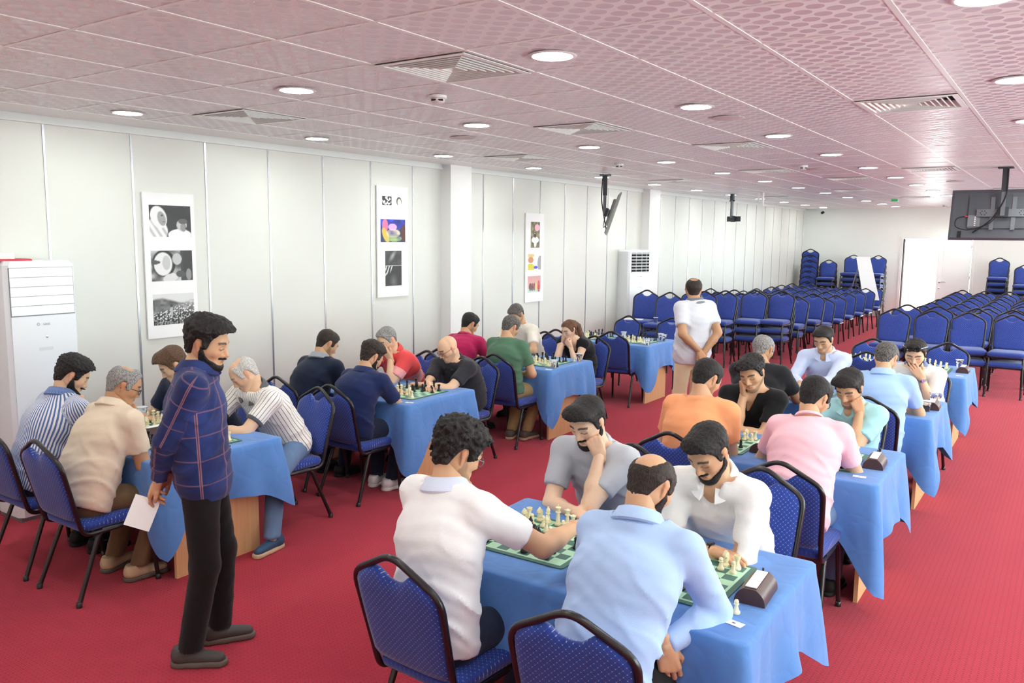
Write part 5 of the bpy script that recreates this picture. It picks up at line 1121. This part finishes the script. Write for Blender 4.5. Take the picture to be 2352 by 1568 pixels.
# --- table 1 by the aisle
wp = fabric('white_polo', rgb(244, 244, 244)); wpc = fabric('white_polo_collar', rgb(216, 224, 244))
d = person('curly-haired man with glasses in a white polo reaching across the board', (3.48, 1.142, 1.248), 0, -24, -24, skin=OLIVE, shirt=wp, collar=('polo', wpc), trousers=DJEANS, hair=H(side=.020, top=.042, curl=.011, freq=95), hairm=HBLACK, stub=.4, glasses='steel', L=('chin',), R=('pt', (3.83, 1.50, .92), A3(.1, .9, -.35), (0, .3, 1), 'half', {'hint': (.7, -.1, -.8)}), res=.95, twist=-6, seat=(3.5, 1.085))
seatchair((3.5, 1.085), 0, 'the curly-haired man in the white polo', -.05)
lb = fabric('light_blue_shirt', rgb(176, 204, 244))
d = person('balding man in a light blue long-sleeved shirt seen from behind', (4.22, 1.335, 1.202), 0, -12, -36, skin=OLIVE, shirt=lb, sleeve='long', collar=('polo', lb), trousers=BLKT, hair=H(side=.007, top=.006, bald=.056, by=.050, bm=1.0), hairm=HDARK, beard=.006, stub=.55, L=('table', 4.10, 1.58), R=('pt', (4.37, 1.17, .70), A3(.2, .15, -1), (.5, -.8, .1), 'relax', {'hint': (.5, 1, -.2)}), res=.95, seat=(4.2, 1.075))
seatchair((4.2, 1.075), 0, 'the balding man in the light blue shirt', .1)
d = person('bearded man in a grey tee shirt leaning his cheek on his fist', (3.5, 2.174, 1.184), 180, -10, -26, 0, skin=PALE, shirt=fabric('grey_tee', rgb(186, 190, 198)), collar=('crew', fabric('grey_tee', (1, 1, 1))), trousers=DJEANS, hair=H(side=.007, top=.026, quiff=.022, curl=.002), hairm=HBLACK, beard=.006, stub=.6, L=('cheek',), R=('table', 3.56, 1.98, {'hint': (-1, .3, -.5)}), res=1.0, seat=(3.5, 2.42))
seatchair((3.5, 2.42), 180, 'the man in the grey tee shirt', .1)
ws = fabric('white_shirt', rgb(246, 246, 244))
d = person('bearded man in a white shirt with rolled sleeves folding his arms on the table', (4.2, 1.986, 1.184), 180, -18, -34, 0, skin=OLIVE, shirt=ws, sleeve='rolled', collar=('polo', ws), trousers=DJEANS, hair=H(side=.006, top=.024, quiff=.012, curl=.003), hairm=HBLACK, beard=.006, stub=.75, vneck=.16, L=('table', 4.14, 1.875, {'hint': (1, .25, -.35)}), R=('table', 4.28, 1.90, {'hint': (-1, .3, -.4)}), res=.95, watch=('R', (RUBBER, SCREEN)), seat=(4.21, 2.38))
seatchair((4.21, 2.38), 180, 'the man in the white shirt with rolled sleeves', 0)
# --- table 2 by the aisle
d = person('man in an orange tee shirt seen from behind with a hand at his chin', (3.58, 3.542, 1.222), 0, -20, -30, skin=OLIVE, shirt=fabric('orange_tee', rgb(250, 168, 116)), collar=('crew', fabric('orange_tee', (1, 1, 1))), trousers=DJEANS, hair=H(side=.009, top=.020), hairm=HBLACK, stub=.4, L=('table', 3.5, 3.72), R=('chin',), res=1.15, seat=(3.52, 3.47))
seatchair((3.52, 3.47), 0, 'the man in orange', 0)
d = person('man in a black v-neck tee shirt resting his cheek on his right hand', (3.61, 4.36, 1.15), 180, -6, -22, 10, skin=OLIVE, shirt=fabric('black_vneck', rgb(20, 20, 22)), trousers=DJEANS, hair=H(side=.011, top=.034, quiff=.016, curl=.006, freq=120), hairm=HBLACK, stub=.45, vneck=.24, L=('table', 3.50, 4.20, {'hint': (1, .2, -.4)}), R=('cheek',), res=1.15, watch=('L', (RUBBER, SCREEN)), seat=(3.48, 4.5))
seatchair((3.48, 4.5), 180, 'the man in the black v-neck', .1)
d = person('man in a pink tee shirt and jeans seen from behind, elbow on the table', (4.22, 3.628, 1.161), 0, -18, -30, skin=OLIVE, shirt=fabric('pink_tee', rgb(248, 196, 206)), collar=('crew', fabric('pink_tee', (1, 1, 1))), trousers=JEANS, hair=H(side=.009, top=.024), hairm=HBLACK, stub=.3, glasses='dark', L=('table', 4.10, 3.82), R=('table', 4.24, 3.74, {'hint': (1, -.1, -.6)}), res=1.05, feet={'L': (4.1, 3.7), 'R': (4.38, 3.62)}, seat=(4.25, 3.21))
seatchair((4.25, 3.21), 0, 'the man in pink', 0)
tq = fabric('turquoise_polo', rgb(168, 218, 222))
d = person('dark-haired man in a turquoise polo leaning his cheek on his fist', (4.244, 4.46, 1.10), 180, -12, -28, 0, skin=OLIVE, shirt=tq, collar=('polo', tq), trousers=DJEANS, hair=H(side=.010, top=.030, quiff=.018, curl=.003), hairm=HBLACK, stub=.6, vneck=.1, L=('cheek',), R=('table', 4.18, 4.20), res=1.15, seat=(4.2, 4.56))
seatchair((4.2, 4.56), 180, 'the man in turquoise', 0)
# --- table 3 by the aisle
d = person('grey-haired man in a black tee shirt seen from behind', (3.40, 5.25, 1.21), 0, -10, -22, skin=TAN, shirt=fabric('black_tee', rgb(34, 34, 38)), collar=('crew', fabric('black_tee', (1, 1, 1))), trousers=DJEANS, hair=H(side=.008, top=.007, bald=.04, by=.01, bm=.7), hairm=HGREY, L=('table', 3.32, 5.60), R=('table', 3.56, 5.60), res=1.35, fat=1.1, seat=(3.4, 5.26))
seatchair((3.4, 5.26), 0, 'the grey-haired man in the black tee shirt', 0)
lb2 = fabric('pale_blue_shirt', rgb(206, 218, 248))
d = person('young man in a pale blue long-sleeved shirt clasping his hands on the table', (3.55, 6.60, 1.166), 180, -12, -24, skin=OLIVE, shirt=lb2, sleeve='long', collar=('polo', lb2), trousers=DJEANS, hair=H(side=.008, top=.026, quiff=.012), hairm=HBLACK, stub=.35, vneck=.1, L=('table', 3.50, 6.26, {'pose': 'clasp'}), R=('table', 3.46, 6.25, {'pose': 'clasp'}), res=1.3, watch=('L', (CHROME, STEEL)), seat=(3.55, 6.76))
seatchair((3.55, 6.76), 180, 'the young man in the pale blue shirt', 0)
lp = fabric('light_blue_polo', rgb(166, 200, 244))
d = person('dark grey-haired man in a light blue polo seen from behind, elbow on the table', (4.28, 5.513, 1.188), 0, -8, -30, skin=OLIVE, shirt=lp, collar=('polo', lp), trousers=BEIGET, hair=H(side=.009, top=.016), hairm=HSALT, stub=.3, L=('table', 4.16, 5.76), R=('table', 4.30, 5.70, {'hint': (1, -.1, -.5)}), res=1.2, fat=1.15, seat=(4.24, 5.4))
seatchair((4.24, 5.4), 0, 'the man in the light blue polo', 0)
sgp = fabric('white_polo_blue_cuff', rgb(236, 234, 228), cuff=rgb(128, 136, 178))
d = person('man in a white polo with blue collar and sunglasses on his head covering his mouth', (4.36, 6.40, 1.125), 180, 2, -22, skin=FAIR, shirt=sgp, collar=('polo', fabric('slate_blue_collar', rgb(124, 136, 180))), trousers=DJEANS, hair=H(side=.010, top=.026, quiff=.01, curl=.004), hairm=HBLACK, beard=.004, stub=.5, L=('mouth', {'pose': 'flat'}), R=('table', 4.30, 6.18), res=1.25, fat=1.12, watch=('L', (STEEL, mat('purple_watch_dial', rgb(176, 90, 170), .3))), seat=(4.36, 6.74))
Wd = d['W']; m = MB()
for s in (-1, 1): m.lathe([(.0005, .004), (.022, .001), (.024, -.002), (.0005, -.002)], 14, Matrix.Translation(Vector(Wd((s*.030, .104, .104)))) @ Matrix([list(r) for r in d['HR']]).to_4x4() @ Matrix.Rotation(-.75, 4, 'X'))
m.tube([tuple(Wd(p)) for p in ((-.055, .100, .112), (0, .110, .116), (.055, .100, .112))], .0025, 6)
o = m.obj('sunglasses', SCREEN, d['root']); 
for s in (-1, 1): MB().tube([tuple(Wd(p)) for p in ((s*.055, .100, .112), (s*.09, .04, .10), (s*.096, -.02, .07))], .002, 6).obj('temple_arm', CHROME, o)
seatchair((4.36, 6.74), 180, 'the man with sunglasses on his head', 0)
# --- empty chairs at the unoccupied tables
for x, y, rz, lb_ in ((.76, 7.98, F0+.06, 'empty blue dotted banquet chair with its back to the woman in black'), (.14, 7.72, F0, 'empty blue dotted banquet chair behind the woman in black, wall side'), (.0, 9.31, B0-.1, 'empty blue dotted banquet chair across the unoccupied partition table, wall side'), (.70, 9.45, B0+.1, 'empty blue dotted banquet chair across the unoccupied partition table, aisle side'), (3.72, 8.02, F0+.03, 'empty blue dotted banquet chair behind the man in the pale blue shirt'), (3.55, 8.64, B0, 'empty blue dotted banquet chair across the unoccupied aisle table, inner side'), (4.32, 8.76, B0, 'empty blue dotted banquet chair across the unoccupied aisle table, aisle side'), (4.2, 7.55, F0, 'empty blue dotted banquet chair behind the man with sunglasses')):
    chair(x, y, rz, lb_, 'empty chairs at the unoccupied tables')
